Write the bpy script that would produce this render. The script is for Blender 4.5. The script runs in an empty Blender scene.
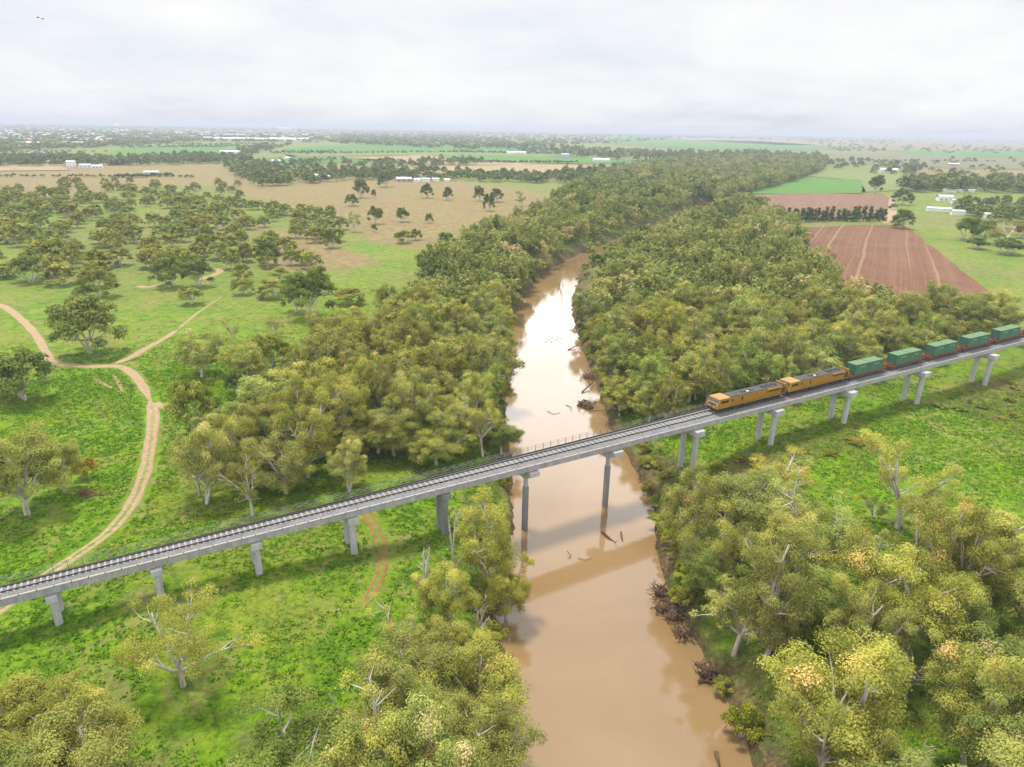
import bpy, math, random
import numpy as np
from mathutils import Matrix, Vector

R = math.radians
SC = bpy.context.scene
COL = SC.collection
rng = np.random.default_rng(11)
random.seed(11)

# ------------------------------------------------------------------ camera
CAMZ, FPX = 58.3, 683.0
ROLL = math.atan2(17.0, 1024.0)
PITCH = math.atan2((383.5 - 128.5) * math.cos(ROLL), FPX)
cr, sr, cp, sp = math.cos(ROLL), math.sin(ROLL), math.cos(PITCH), math.sin(PITCH)
IX = Vector((cr, sr * sp, sr * cp)); IY = Vector((-sr, cr * sp, cr * cp)); FW = Vector((0, cp, -sp))
cam_d = bpy.data.cameras.new("camera"); cam = bpy.data.objects.new("camera", cam_d); COL.objects.link(cam)
m = Matrix.Identity(4)
for r_ in range(3):
    m[r_][0] = IX[r_]; m[r_][1] = IY[r_]; m[r_][2] = -FW[r_]
m[2][3] = CAMZ
cam.matrix_world = m
cam_d.sensor_width = 36.0; cam_d.lens = FPX / 1024.0 * 36.0
cam_d.clip_start = 0.5; cam_d.clip_end = 90000
SC.camera = cam

def P(u, v, z=0.0):
    """ground point seen at a pixel of the photograph"""
    x = u - 512.0; y = 383.5 - v
    d = IX * x + IY * y + FW * FPX
    t = (z - CAMZ) / d.z
    return (d.x * t, d.y * t)

# ------------------------------------------------------------------ sky, sun, exposure
SUN_EL, SUN_AZ = R(72), R(-38)          # azimuth measured from +Y towards +X
world = bpy.data.worlds.new("World"); SC.world = world; world.use_nodes = True
nt = world.node_tree; nt.nodes.clear()
def N(nt, t, **k):
    n = nt.nodes.new(t)
    for a, b in k.items():
        if a == 'op': n.operation = b
        else: setattr(n, a, b)
    return n
L = lambda nt, a, b: nt.links.new(a, b)
def ramp(nt, fac, stops, interp='LINEAR'):
    n = nt.nodes.new('ShaderNodeValToRGB'); n.color_ramp.interpolation = interp
    e = n.color_ramp.elements
    while len(e) < len(stops): e.new(0.5)
    for i, (p, c) in enumerate(stops):
        e[i].position = p; e[i].color = (*c, 1) if len(c) == 3 else c
    if fac is not None: L(nt, fac, n.inputs[0])
    return n.outputs[0]
def mixc(nt, f, a, b, bt='MIX'):
    n = nt.nodes.new('ShaderNodeMix'); n.data_type = 'RGBA'; n.blend_type = bt
    for s, v in ((n.inputs[0], f), (n.inputs[6], a), (n.inputs[7], b)):
        if isinstance(v, (int, float)): s.default_value = v
        elif isinstance(v, tuple): s.default_value = (*v, 1) if len(v) == 3 else v
        else: L(nt, v, s)
    return n.outputs[2]
def math_(nt, op, a, b=0.0, clamp=False):
    n = nt.nodes.new('ShaderNodeMath'); n.operation = op; n.use_clamp = clamp
    for s, v in ((n.inputs[0], a), (n.inputs[1], b)):
        if isinstance(v, (int, float)): s.default_value = v
        else: L(nt, v, s)
    return n.outputs[0]
def noise(nt, vec, scale, detail=4, rough=.55, dist=0.0, out=0):
    n = nt.nodes.new('ShaderNodeTexNoise'); n.inputs['Scale'].default_value = scale
    n.inputs['Detail'].default_value = detail; n.inputs['Roughness'].default_value = rough
    n.inputs['Distortion'].default_value = dist
    if vec is not None: L(nt, vec, n.inputs['Vector'])
    return n.outputs[out]

sky = N(nt, 'ShaderNodeTexSky'); sky.sky_type = 'NISHITA'; sky.sun_disc = False
sky.sun_elevation = SUN_EL; sky.sun_rotation = SUN_AZ; sky.air_density = 1.0; sky.dust_density = 1.5
bg1 = N(nt, 'ShaderNodeBackground'); bg1.inputs[1].default_value = 0.10; L(nt, sky.outputs[0], bg1.inputs[0])
tc = N(nt, 'ShaderNodeTexCoord'); sep = N(nt, 'ShaderNodeSeparateXYZ'); L(nt, tc.outputs['Generated'], sep.inputs[0])
den = math_(nt, 'ADD', math_(nt, 'MAXIMUM', sep.outputs[2], 0.0), 0.20)
cx = math_(nt, 'DIVIDE', sep.outputs[0], den); cy = math_(nt, 'DIVIDE', sep.outputs[1], den)
cmb = N(nt, 'ShaderNodeCombineXYZ'); L(nt, cx, cmb.inputs[0]); L(nt, cy, cmb.inputs[1]); cmb.inputs[2].default_value = 3.7
n1 = noise(nt, cmb.outputs[0], 0.8, 7, .56, .35)
n2 = noise(nt, cmb.outputs[0], 2.1, 6, .6, .2)
nm = math_(nt, 'ADD', math_(nt, 'MULTIPLY', n1, .72), math_(nt, 'MULTIPLY', n2, .28))
cl = ramp(nt, nm, [(0.32, (0.375, 0.40, 0.45)), (0.42, (0.44, 0.45, 0.475)), (0.50, (0.475, 0.48, 0.488)), (0.60, (0.505, 0.507, 0.507))])
lift = ramp(nt, sep.outputs[2], [(0.0, (.305, .305, .318)), (0.03, (.333,) * 3), (0.17, (.333,) * 3), (0.25, (1.15,) * 3), (0.40, (1.1,) * 3), (0.53, (.55,) * 3), (0.72, (.36,) * 3), (1.0, (.36,) * 3)])  # extra brightness added to the unseen sky above the view, for the water's reflections
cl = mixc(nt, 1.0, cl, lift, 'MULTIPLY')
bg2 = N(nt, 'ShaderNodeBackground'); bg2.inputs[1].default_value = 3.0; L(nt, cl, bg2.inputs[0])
gap = ramp(nt, nm, [(0.30, (0.25,) * 3), (0.44, (0.05,) * 3), (0.55, (0.0,) * 3)])
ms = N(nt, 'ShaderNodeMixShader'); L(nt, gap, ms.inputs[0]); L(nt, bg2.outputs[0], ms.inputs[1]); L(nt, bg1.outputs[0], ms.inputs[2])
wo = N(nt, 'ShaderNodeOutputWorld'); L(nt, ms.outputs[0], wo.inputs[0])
world.cycles.sampling_method = 'MANUAL'; world.cycles.sample_map_resolution = 512

sun_d = bpy.data.lights.new("sun", 'SUN'); sun_d.energy = 2.4; sun_d.angle = R(10); sun_d.color = (1, .955, .88)
sun = bpy.data.objects.new("sun", sun_d); COL.objects.link(sun)
sd = Vector((math.sin(SUN_AZ) * math.cos(SUN_EL), math.cos(SUN_AZ) * math.cos(SUN_EL), math.sin(SUN_EL)))
sun.rotation_euler = sd.to_track_quat('Z', 'Y').to_euler(); sun.location = (0, 0, 300)

vs = SC.view_settings; vs.view_transform = 'Standard'; vs.look = 'None'; vs.gamma = 1.0; vs.use_curve_mapping = False
vs.exposure = 0.98
SC.cycles.max_bounces = 6; SC.cycles.diffuse_bounces = 3; SC.cycles.glossy_bounces = 2; SC.cycles.transmission_bounces = 2
SC.cycles.transparent_max_bounces = 4; SC.cycles.volume_bounces = 0
SC.cycles.use_denoising = True; SC.cycles.caustics_reflective = False; SC.cycles.caustics_refractive = False
HAZE_DENSITY = 1.8e-4

# ------------------------------------------------------------------ helpers
def tag(o, label=None, cat=None, group=None, kind=None):
    if label: o['label'] = label
    if cat: o['category'] = cat
    if group: o['group'] = group
    if kind: o['kind'] = kind
    return o
def empty(name, loc=(0, 0, 0), rz=0.0):
    o = bpy.data.objects.new(name, None); COL.objects.link(o)
    o.location = loc; o.rotation_euler = (0, 0, rz); o.empty_display_size = .5
    return o
def copy_tree(o, parent=None):
    c = o.copy(); COL.objects.link(c); c.parent = parent
    for ch in list(o.children): copy_tree(ch, c)
    return c
def raw_mesh(name, V, quads=None, tris=None, smooth=False, attrs=None, mats=(), midx=None):
    me = bpy.data.meshes.new(name)
    V = np.asarray(V, np.float32)
    nq = 0 if quads is None else len(quads); nt_ = 0 if tris is None else len(tris)
    me.vertices.add(len(V)); me.vertices.foreach_set('co', V.ravel())
    li = []
    if nq: li.append(np.asarray(quads, np.int32).ravel())
    if nt_: li.append(np.asarray(tris, np.int32).ravel())
    li = np.concatenate(li); me.loops.add(len(li)); me.loops.foreach_set('vertex_index', li)
    tot = np.concatenate([np.full(nq, 4, np.int32), np.full(nt_, 3, np.int32)])
    st = np.concatenate([[0], np.cumsum(tot)[:-1]]).astype(np.int32)
    me.polygons.add(nq + nt_); me.polygons.foreach_set('loop_start', st); me.polygons.foreach_set('loop_total', tot)
    if smooth: me.polygons.foreach_set('use_smooth', np.ones(nq + nt_, bool))
    for (nm_, dom, data) in (attrs or ()):
        if data.ndim == 2:
            a = me.attributes.new(nm_, 'FLOAT_COLOR', dom); a.data.foreach_set('color', data.astype(np.float32).ravel())
        else:
            a = me.attributes.new(nm_, 'FLOAT', dom); a.data.foreach_set('value', data.astype(np.float32))
    for mt in mats: me.materials.append(mt)
    if midx is not None: me.polygons.foreach_set('material_index', midx)
    me.update(calc_edges=True); me.validate()
    return me
def link(name, me, parent=None, loc=(0, 0, 0), rz=0.0):
    o = bpy.data.objects.new(name, me); COL.objects.link(o)
    o.location = loc; o.rotation_euler = (0, 0, rz)
    if parent is not None: o.parent = parent
    return o
class MB:
    """collects boxes, prisms and tubes into one mesh"""
    def __init__(s): s.v = []; s.f = []
    def add(s, vs, fs):
        b = len(s.v); s.v += [tuple(p) for p in vs]; s.f += [[b + i for i in f] for f in fs]; return s
    def box(s, x0, x1, y0, y1, z0, z1, c=0.0):
        if c <= 0:
            vs = [(x, y, z) for z in (z0, z1) for x, y in ((x0, y0), (x1, y0), (x1, y1), (x0, y1))]
            return s.add(vs, [(3, 2, 1, 0), (4, 5, 6, 7), (0, 1, 5, 4), (1, 2, 6, 5), (2, 3, 7, 6), (3, 0, 4, 7)])
        def ring(z, i):
            a, b_, d, e = x0 + i, x1 - i, y0 + i, y1 - i
            return [(a + c, d, z), (b_ - c, d, z), (b_, d + c, z), (b_, e - c, z), (b_ - c, e, z), (a + c, e, z), (a, e - c, z), (a, d + c, z)]
        rs = [ring(z0, c * .6), ring(z0 + c, 0), ring(z1 - c, 0), ring(z1, c * .6)]
        vs = [p for r in rs for p in r]
        fs = [tuple(range(7, -1, -1)), tuple(range(24, 32))]
        for k in range(3):
            for i in range(8): j = (i + 1) % 8; fs.append((k * 8 + i, k * 8 + j, k * 8 + 8 + j, k * 8 + 8 + i))
        return s.add(vs, fs)
    def extrude_x(s, prof, x0, x1, caps=True):
        n = len(prof); vs = [(x0, y, z) for y, z in prof] + [(x1, y, z) for y, z in prof]
        fs = [(i, n + i, n + (i + 1) % n, (i + 1) % n) for i in range(n)]
        if caps: fs += [tuple(range(n)), tuple(range(2 * n - 1, n - 1, -1))]
        return s.add(vs, fs)
    def extrude_y(s, prof, y0, y1):
        n = len(prof); vs = [(x, y0, z) for x, z in prof] + [(x, y1, z) for x, z in prof]
        fs = [((i + 1) % n, n + (i + 1) % n, n + i, i) for i in range(n)] + [tuple(range(n - 1, -1, -1)), tuple(range(n, 2 * n))]
        return s.add(vs, fs)
    def lathe(s, prof, c=(0, 0), n=12, rot=0.0):
        vs = []
        for r, z in prof: vs += [(c[0] + r * math.cos(rot + 2 * math.pi * i / n), c[1] + r * math.sin(rot + 2 * math.pi * i / n), z) for i in range(n)]
        fs = [tuple(range(n - 1, -1, -1)), tuple(range((len(prof) - 1) * n, len(prof) * n))]
        for k in range(len(prof) - 1):
            for i in range(n): j = (i + 1) % n; fs.append((k * n + i, k * n + j, (k + 1) * n + j, (k + 1) * n + i))
        return s.add(vs, fs)
    def cyl_y(s, x, z, r, y0, y1, n=16):
        vs = [(x + r * math.cos(2 * math.pi * i / n), y, z + r * math.sin(2 * math.pi * i / n)) for y in (y0, y1) for i in range(n)]
        return s.add(vs, [tuple(range(n)), tuple(range(2 * n - 1, n - 1, -1))] + [((i + 1) % n, i, n + i, n + (i + 1) % n) for i in range(n)])
    def cyl_x(s, y, z, r, x0, x1, n=12):
        vs = [(x, y + r * math.cos(2 * math.pi * i / n), z + r * math.sin(2 * math.pi * i / n)) for x in (x0, x1) for i in range(n)]
        return s.add(vs, [tuple(range(n - 1, -1, -1)), tuple(range(n, 2 * n))] + [(i, (i + 1) % n, n + (i + 1) % n, n + i) for i in range(n)])
    def tube(s, pts, rad, n=6):
        V, Q = tube_arr(np.array(pts, float), np.array(rad, float), n)
        return s.add(V.tolist(), Q.tolist() + [list(range(n - 1, -1, -1)), list(range(len(V) - n, len(V)))])
    def build(s, name, mat, parent=None, smooth=False, loc=(0, 0, 0), rz=0.0):
        me = bpy.data.meshes.new(name); me.from_pydata(s.v, [], s.f); me.materials.append(mat)
        if smooth: me.polygons.foreach_set('use_smooth', [True] * len(me.polygons))
        me.update(); return link(name, me, parent, loc, rz)
def tube_arr(pts, rad, n=6):
    k = len(pts); d = np.gradient(pts, axis=0); d /= np.linalg.norm(d, axis=1)[:, None] + 1e-9
    up = np.where(np.abs(d[:, 2:3]) > .9, np.array([[1., 0, 0]]), np.array([[0, 0, 1.]]))
    a = np.cross(d, up); a /= np.linalg.norm(a, axis=1)[:, None] + 1e-9; b = np.cross(d, a)
    th = np.arange(n) * 2 * math.pi / n
    V = pts[:, None, :] + rad[:, None, None] * (a[:, None, :] * np.cos(th)[None, :, None] + b[:, None, :] * np.sin(th)[None, :, None])
    i = np.arange(n); j = (i + 1) % n
    Q = np.concatenate([np.stack([r * n + i, r * n + j, (r + 1) * n + j, (r + 1) * n + i], 1) for r in range(k - 1)])
    return V.reshape(-1, 3), Q

def hash2(ix, iy, s=0):
    h = (ix.astype(np.int64) * 374761393 + iy.astype(np.int64) * 668265263 + s * 974711) & 0xFFFFFFFF
    h = ((h ^ (h >> 13)) * 1274126177) & 0xFFFFFFFF
    return ((h ^ (h >> 16)) & 0xFFFF) / 65535.0
def vnoise(x, y, s=0):
    ix = np.floor(x); iy = np.floor(y); fx = x - ix; fy = y - iy
    fx = fx * fx * (3 - 2 * fx); fy = fy * fy * (3 - 2 * fy)
    ix = ix.astype(np.int64); iy = iy.astype(np.int64)
    a = hash2(ix, iy, s); b = hash2(ix + 1, iy, s); c = hash2(ix, iy + 1, s); d = hash2(ix + 1, iy + 1, s)
    return (a * (1 - fx) + b * fx) * (1 - fy) + (c * (1 - fx) + d * fx) * fy
def fbm(x, y, wl, s=0, o=3):
    t = 0; a = 1; w = 0
    for k in range(o):
        t = t + a * vnoise(x / wl + 17.3 * k, y / wl - 9.1 * k, s + k); w += a; a *= .5; wl *= .47
    return t / w
def seg_dist(x, y, poly, closed=True):
    d = np.full(x.shape, 1e9); n = len(poly)
    for i in range(n if closed else n - 1):
        ax, ay = poly[i]; bx, by = poly[(i + 1) % n]
        ex, ey = bx - ax, by - ay; q = ex * ex + ey * ey + 1e-9
        t = np.clip(((x - ax) * ex + (y - ay) * ey) / q, 0, 1)
        d = np.minimum(d, (x - ax - t * ex) ** 2 + (y - ay - t * ey) ** 2)
    return np.sqrt(d)
def inside(x, y, poly):
    r = np.zeros(x.shape, bool); n = len(poly)
    for i in range(n):
        ax, ay = poly[i]; bx, by = poly[(i + 1) % n]
        c = ((ay > y) != (by > y)) & (x < (bx - ax) * (y - ay) / ((by - ay) if by != ay else 1e-9) + ax)
        r ^= c
    return r
def sdist(x, y, poly):
    d = seg_dist(x, y, poly); return np.where(inside(x, y, poly), -d, d)
def sstep(a, b, x):
    t = np.clip((x - a) / (b - a), 0, 1); return t * t * (3 - 2 * t)
def smooth_line(pts, n=6):
    out = []; p = [pts[0]] + list(pts) + [pts[-1]]
    for i in range(1, len(p) - 2):
        for k in range(n):
            t = k / n
            out.append(tuple(.5 * (2 * p[i][a] + (p[i + 1][a] - p[i - 1][a]) * t + (2 * p[i - 1][a] - 5 * p[i][a] + 4 * p[i + 1][a] - p[i + 2][a]) * t * t + (3 * p[i][a] - p[i - 1][a] - 3 * p[i + 1][a] + p[i + 2][a]) * t ** 3) for a in range(2)))
    out.append(tuple(pts[-1])); return out

# ------------------------------------------------------------------ river course and ground height
WZ = -4.7
left_px = [(515, 1100), (520, 900), (522, 790), (519, 730), (514, 690), (503, 650), (492, 610), (506, 570), (516, 530), (513, 495), (512, 455), (505, 420), (508, 380), (510, 345), (514, 318), (530, 290), (552, 268), (580, 254), (612, 240), (648, 226), (680, 214), (700, 203)]
right_px = [(722, 199), (705, 212), (672, 230), (636, 244), (600, 258), (583, 268), (578, 284), (572, 300), (574, 322), (580, 345), (588, 362), (596, 385), (604, 408), (612, 430), (624, 452), (640, 478), (652, 508), (656, 540), (664, 585), (680, 622), (698, 650), (716, 688), (736, 726), (752, 770), (790, 900), (850, 1100)]
lb = smooth_line([P(u, v, WZ) for u, v in left_px], 4)
rb = smooth_line([P(u, v, WZ) for u, v in right_px], 4)
RIVER = lb + rb
BUMPS = [(-55, 66, 26, 2.6), (-32, 78, 18, .8), (36, 115, 13, -3.4), (75, 140, 40, -.5), (120, 165, 40, -.9)]
def hfun(x, y, sd=None):
    x = np.asarray(x, float); y = np.asarray(y, float)
    if sd is None: sd = sdist(x, y, RIVER)
    r = np.hypot(x, y)
    w = 5.0 + 9.0 * fbm(x, y, 26, 5, 2)
    jag = (fbm(x, y, 5, 9, 3) - .5) * 3.0 * np.clip(1 - r / 600, 0, 1)
    s2 = sd + jag
    h = np.where(s2 < 0, WZ - .15 + np.maximum(s2 * .35, -2.2), (WZ - .15) + (-(WZ - .15)) * (0.35 * sstep(0, 1.2, s2) + .65 * sstep(0.6, w, s2)))
    g = (fbm(x, y, 42, 1, 3) - .5) * 1.3 + (fbm(x, y, 7, 2, 2) - .5) * .35
    h = h + g * sstep(2, 16, sd) * np.clip(1.2 - r / 500, .06, 1)
    for bx, by, br, bz in BUMPS: h = h + bz * np.exp(-((x - bx) ** 2 + (y - by) ** 2) / (br * br)) * sstep(3, 14, sd)
    return h
def H1(x, y): return float(hfun(np.array([x]), np.array([y]))[0])

# ------------------------------------------------------------------ materials
def new_mat(name):
    mt = bpy.data.materials.new(name); mt.use_nodes = True; t = mt.node_tree; t.nodes.clear()
    out = N(t, 'ShaderNodeOutputMaterial'); return mt, t, out
def princ(t, out, col, rough=.7, metal=0, spec=.5, bump=None, bdist=.05, bstr=.5):
    b = N(t, 'ShaderNodeBsdfPrincipled')
    if isinstance(col, tuple): b.inputs['Base Color'].default_value = (*col, 1)
    else: L(t, col, b.inputs['Base Color'])
    if isinstance(rough, (int, float)): b.inputs['Roughness'].default_value = rough
    else: L(t, rough, b.inputs['Roughness'])
    b.inputs['Metallic'].default_value = metal; b.inputs['Specular IOR Level'].default_value = spec
    if bump is not None:
        bn = N(t, 'ShaderNodeBump'); bn.inputs['Distance'].default_value = bdist; bn.inputs['Strength'].default_value = bstr
        L(t, bump, bn.inputs['Height']); L(t, bn.outputs[0], b.inputs['Normal'])
    L(t, b.outputs[0], out.inputs[0]); return b
def worn(name, c1, c2, scale=2.0, rough=.75, spec=.3, metal=0, bump=.0, streak=False):
    mt, t, out = new_mat(name)
    tcn = N(t, 'ShaderNodeTexCoord'); vec = tcn.outputs['Object']
    if streak:
        mp = N(t, 'ShaderNodeMapping'); mp.inputs['Scale'].default_value = (1, 1, .18); L(t, vec, mp.inputs[0]); vec = mp.outputs[0]
    n_ = noise(t, vec, scale, 7, .65)
    col = ramp(t, n_, [(.32, c1), (.68, c2)])
    n2_ = noise(t, vec, scale * 9, 3, .6)
    col = mixc(t, .35, col, ramp(t, n2_, [(.3, tuple(v * .7 for v in c1)), (.7, tuple(min(1, v * 1.2) for v in c2))]))
    princ(t, out, col, rough, metal, spec, n2_ if bump else None, bump or .01)
    return mt
M = {}
M['concrete'] = worn('concrete', (.20, .198, .20), (.40, .39, .39), .9, .85, .2, bump=.01, streak=True)
M['concrete_pier'] = worn('pier_concrete', (.27, .27, .275), (.50, .50, .50), 1.3, .85, .2, bump=.01, streak=True)
M['concrete_wet'] = worn('weathered_pier_concrete', (.13, .135, .14), (.28, .28, .28), 1.2, .85, .2, bump=.01, streak=True)
M['kerb'] = worn('kerb_concrete', (.27, .26, .245), (.36, .345, .32), 1.5, .85, .2)
_t = M['kerb'].node_tree; _b = [n for n in _t.nodes if n.type == 'BSDF_PRINCIPLED'][0]; _s = N(_t, 'ShaderNodeSeparateXYZ'); L(_t, [n for n in _t.nodes if n.type == 'TEX_COORD'][0].outputs['Object'], _s.inputs[0])
_j = math_(_t, 'LESS_THAN', math_(_t, 'FRACT', math_(_t, 'DIVIDE', _s.outputs[0], 1.7)), .07)
L(_t, mixc(_t, _j, _b.inputs['Base Color'].links[0].from_socket, (.10, .095, .085)), _b.inputs['Base Color'])
M['sleeper'] = worn('sleeper', (.24, .235, .23), (.34, .33, .325), 2, .8, .2)
M['rail'] = worn('rail_steel', (.035, .033, .033), (.08, .07, .065), 3, .5, .5, .4)
M['galv'] = worn('galvanised_rail', (.17, .17, .16), (.28, .28, .26), 3, .6, .4, .3)
mt, t, out = new_mat('ballast'); tcn = N(t, 'ShaderNodeTexCoord')
vv = N(t, 'ShaderNodeTexVoronoi'); vv.inputs['Scale'].default_value = 9; L(t, tcn.outputs['Object'], vv.inputs['Vector'])
cb = mixc(t, .55, ramp(t, vv.outputs['Color'], [(.2, (.09, .088, .088)), (.8, (.27, .26, .255))]), ramp(t, noise(t, tcn.outputs['Object'], .5, 4), [(.3, (.12, .12, .125)), (.7, (.22, .215, .21))]))
princ(t, out, cb, .95, 0, .1, vv.outputs['Distance'], .05, .9); M['ballast'] = mt
M['loco_orange'] = worn('loco_orange', (.26, .128, .010), (.36, .19, .016), 1.2, .45, .4)
M['loco_roof'] = worn('loco_roof_grime', (.035, .033, .03), (.10, .09, .075), .9, .8, .2)
M['loco_black'] = worn('underframe_black', (.016, .015, .015), (.05, .045, .04), 2, .8, .2)
M['glass'] = worn('dark_cab_glass', (.008, .01, .012), (.015, .018, .02), 2, .08, .6)
M['cont_green'] = worn('container_green', (.036, .115, .066), (.056, .155, .092), .8, .6, .3)
M['cont_roof'] = worn('faded_container_roof', (.075, .155, .075), (.15, .21, .11), .9, .8, .2)
M['letter'] = worn('faded_white_paint', (.26, .36, .28), (.40, .47, .40), 3, .7, .2)
M['wagon'] = worn('wagon_oxide_red', (.10, .032, .016), (.20, .068, .035), 1.4, .85, .2)
M['timber'] = worn('grey_driftwood', (.10, .07, .045), (.24, .19, .14), 1.5, .9, .1, bump=.02)
M['mudwood'] = worn('muddy_roots', (.06, .038, .022), (.17, .11, .07), 1.2, .95, .1, bump=.03)
M['white_wall'] = worn('white_painted_wall', (.60, .60, .59), (.72, .72, .70), .3, .7, .3)
M['white_roof'] = worn('white_sheet_roof', (.50, .52, .54), (.62, .63, .64), .2, .5, .4)
M['grey_roof'] = worn('grey_sheet_roof', (.30, .33, .37), (.42, .45, .5), .3, .5, .4)
M['red_roof'] = worn('faded_red_roof', (.45, .16, .17), (.58, .26, .25), .3, .6, .3)
M['brick'] = worn('tan_brick_wall', (.34, .25, .19), (.42, .33, .26), 1, .9, .1)
M['window'] = worn('dark_window', (.02, .025, .03), (.05, .055, .06), 2, .1, .6)
M['cockatoo'] = worn('white_feathers', (.72, .72, .70), (.82, .82, .80), 9, .8, .1)
M['crow'] = worn('black_feathers', (.012, .012, .014), (.03, .03, .035), 9, .6, .3)
M['duck'] = worn('brown_feathers', (.05, .035, .025), (.12, .09, .06), 9, .7, .2)

def leaf_mat(name, stops, trans=.25):
    mt, t, out = new_mat(name)
    at = N(t, 'ShaderNodeAttribute'); at.attribute_name = 'tint'
    oi = N(t, 'ShaderNodeObjectInfo')
    c = ramp(t, at.outputs['Fac'], stops)
    c = mixc(t, 1.0, c, oi.outputs['Color'], 'MULTIPLY')
    b = N(t, 'ShaderNodeBsdfPrincipled'); L(t, c, b.inputs['Base Color']); b.inputs['Roughness'].default_value = .7
    b.inputs['Specular IOR Level'].default_value = .08
    tr = N(t, 'ShaderNodeBsdfTranslucent'); L(t, mixc(t, 1.0, c, (1.25, 1.25, .6), 'MULTIPLY'), tr.inputs[0])
    mx = N(t, 'ShaderNodeMixShader'); mx.inputs[0].default_value = trans
    L(t, b.outputs[0], mx.inputs[1]); L(t, tr.outputs[0], mx.inputs[2]); L(t, mx.outputs[0], out.inputs[0]); return mt
GUM = [(0, (.050, .068, .015)), (.3, (.142, .172, .038)), (.6, (.315, .325, .085)), (.86, (.43, .41, .13)), (.95, (.54, .45, .17)), (1, (.60, .42, .23))]
M['leaf'] = leaf_mat('gum_leaves', GUM, .26)
M['bark'] = None
def bark(name, c1, c2, c3):
    mt, t, out = new_mat(name); tcn = N(t, 'ShaderNodeTexCoord')
    mp = N(t, 'ShaderNodeMapping'); mp.inputs['Scale'].default_value = (1, 1, .25); L(t, tcn.outputs['Object'], mp.inputs[0])
    n_ = noise(t, mp.outputs[0], 1.1, 6, .6)
    c = ramp(t, n_, [(.3, c1), (.5, c2), (.7, c3)])
    princ(t, out, c, .85, 0, .2, n_, .03); return mt
M['bark'] = bark('pale_gum_bark', (.20, .16, .13), (.46, .42, .37), (.62, .58, .52))
M['darkbark'] = bark('dark_bark', (.05, .04, .03), (.10, .08, .06), (.17, .14, .11))
M['deadbark'] = bark('bleached_bark', (.30, .26, .22), (.48, .44, .38), (.60, .56, .50))

# ------------------------------------------------------------------ ground zones (as masks of what grows where)
def PP(l, z=0): return [P(u, v, z) for u, v in l]
dry_zones = [PP(z_) for z_ in (
    [(-60, 165), (150, 163), (250, 165), (250, 184), (130, 186), (60, 196), (-60, 188)],
    [(245, 178), (330, 178), (420, 176), (560, 196), (585, 212), (540, 216), (470, 232), (420, 250), (350, 240), (310, 214), (250, 200)],
    [(300, 164), (520, 160), (640, 166), (640, 176), (520, 178), (300, 176)],
    [(250, 226), (330, 230), (360, 262), (300, 268), (250, 246)],
    [(850, 135), (1100, 140), (1100, 182), (900, 172), (830, 158), (640, 150), (640, 143)],
)]
scrub_zones = [PP(z_) for z_ in (
    [(930, 400), (985, 372), (1080, 372), (1080, 452), (985, 418), (950, 412)],
    [(640, 435), (700, 450), (770, 440), (860, 418), (880, 425), (850, 446), (780, 466), (720, 490), (680, 520), (655, 500)],
    [(660, 440), (700, 500), (690, 560), (655, 545)],
)]
def masks(x, y, sd):
    r = np.hypot(x, y)
    wob = (fbm(x, y, 60, 21, 3) - .5)
    dry = np.zeros(x.shape)
    for z_ in dry_zones:
        d = sdist(x, y, z_) + wob * (r * .10)
        dry = np.maximum(dry, sstep(r * .02 + 2, -r * .02, d))
    scr = np.zeros(x.shape)
    for z_ in scrub_zones:
        d = sdist(x, y, z_) + (fbm(x, y, 14, 25, 3) - .5) * 16
        scr = np.maximum(scr, sstep(4, -4, d))
    bank = sstep(9, 0, sd + (fbm(x, y, 9, 31, 3) - .5) * 13) * np.clip(1.4 - r / 700, .5, 1)
    bank = np.maximum(bank, sstep(2.2, .6, sd))
    far = sstep(150, 430, r)
    return np.stack([bank, dry, scr, far], -1)

# ground mesh: a disc round the viewer's spot, fine where the photo looks, coarse elsewhere
az = np.concatenate([np.arange(-180, -48, 3.0), np.arange(-48, 48.01, .19), np.arange(50, 180, 3.0)])
az = np.radians(az); na = len(az)
rad = [12.0]
while rad[-1] < 27000: rad.append(rad[-1] * (1.0095 if rad[-1] < 1200 else 1.03) + (.02 if rad[-1] < 60 else 0))
rad = np.array(rad); nr = len(rad)
A_, R_ = np.meshgrid(az, rad)
GX = (R_ * np.sin(A_)).ravel(); GY = (R_ * np.cos(A_)).ravel()
sdv = np.full(GX.shape, 1e4); near = (np.hypot(GX, GY) < 900) & (GY > -60)
sdv[near] = sdist(GX[near], GY[near], RIVER)
GZ = hfun(GX, GY, sdv)
mk = masks(GX, GY, sdv)
i = np.arange(nr - 1)[:, None] * na; j = np.arange(na)[None, :]; j2 = (j + 1) % na
Q = np.stack([(i + j).ravel(), (i + j2).ravel(), (i + na + j2).ravel(), (i + na + j).ravel()], 1)[:, ::-1]
V = np.stack([GX, GY, GZ], 1); V = np.vstack([V, [[0, 0, 0.0]]])
T = np.stack([np.full(na, len(V) - 1), np.arange(na), (np.arange(na) + 1) % na], 1)[:, ::-1]
mk = np.vstack([mk, [[0, 0, 0, 0]]]); sdv = np.append(sdv, 1e4)

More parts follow.
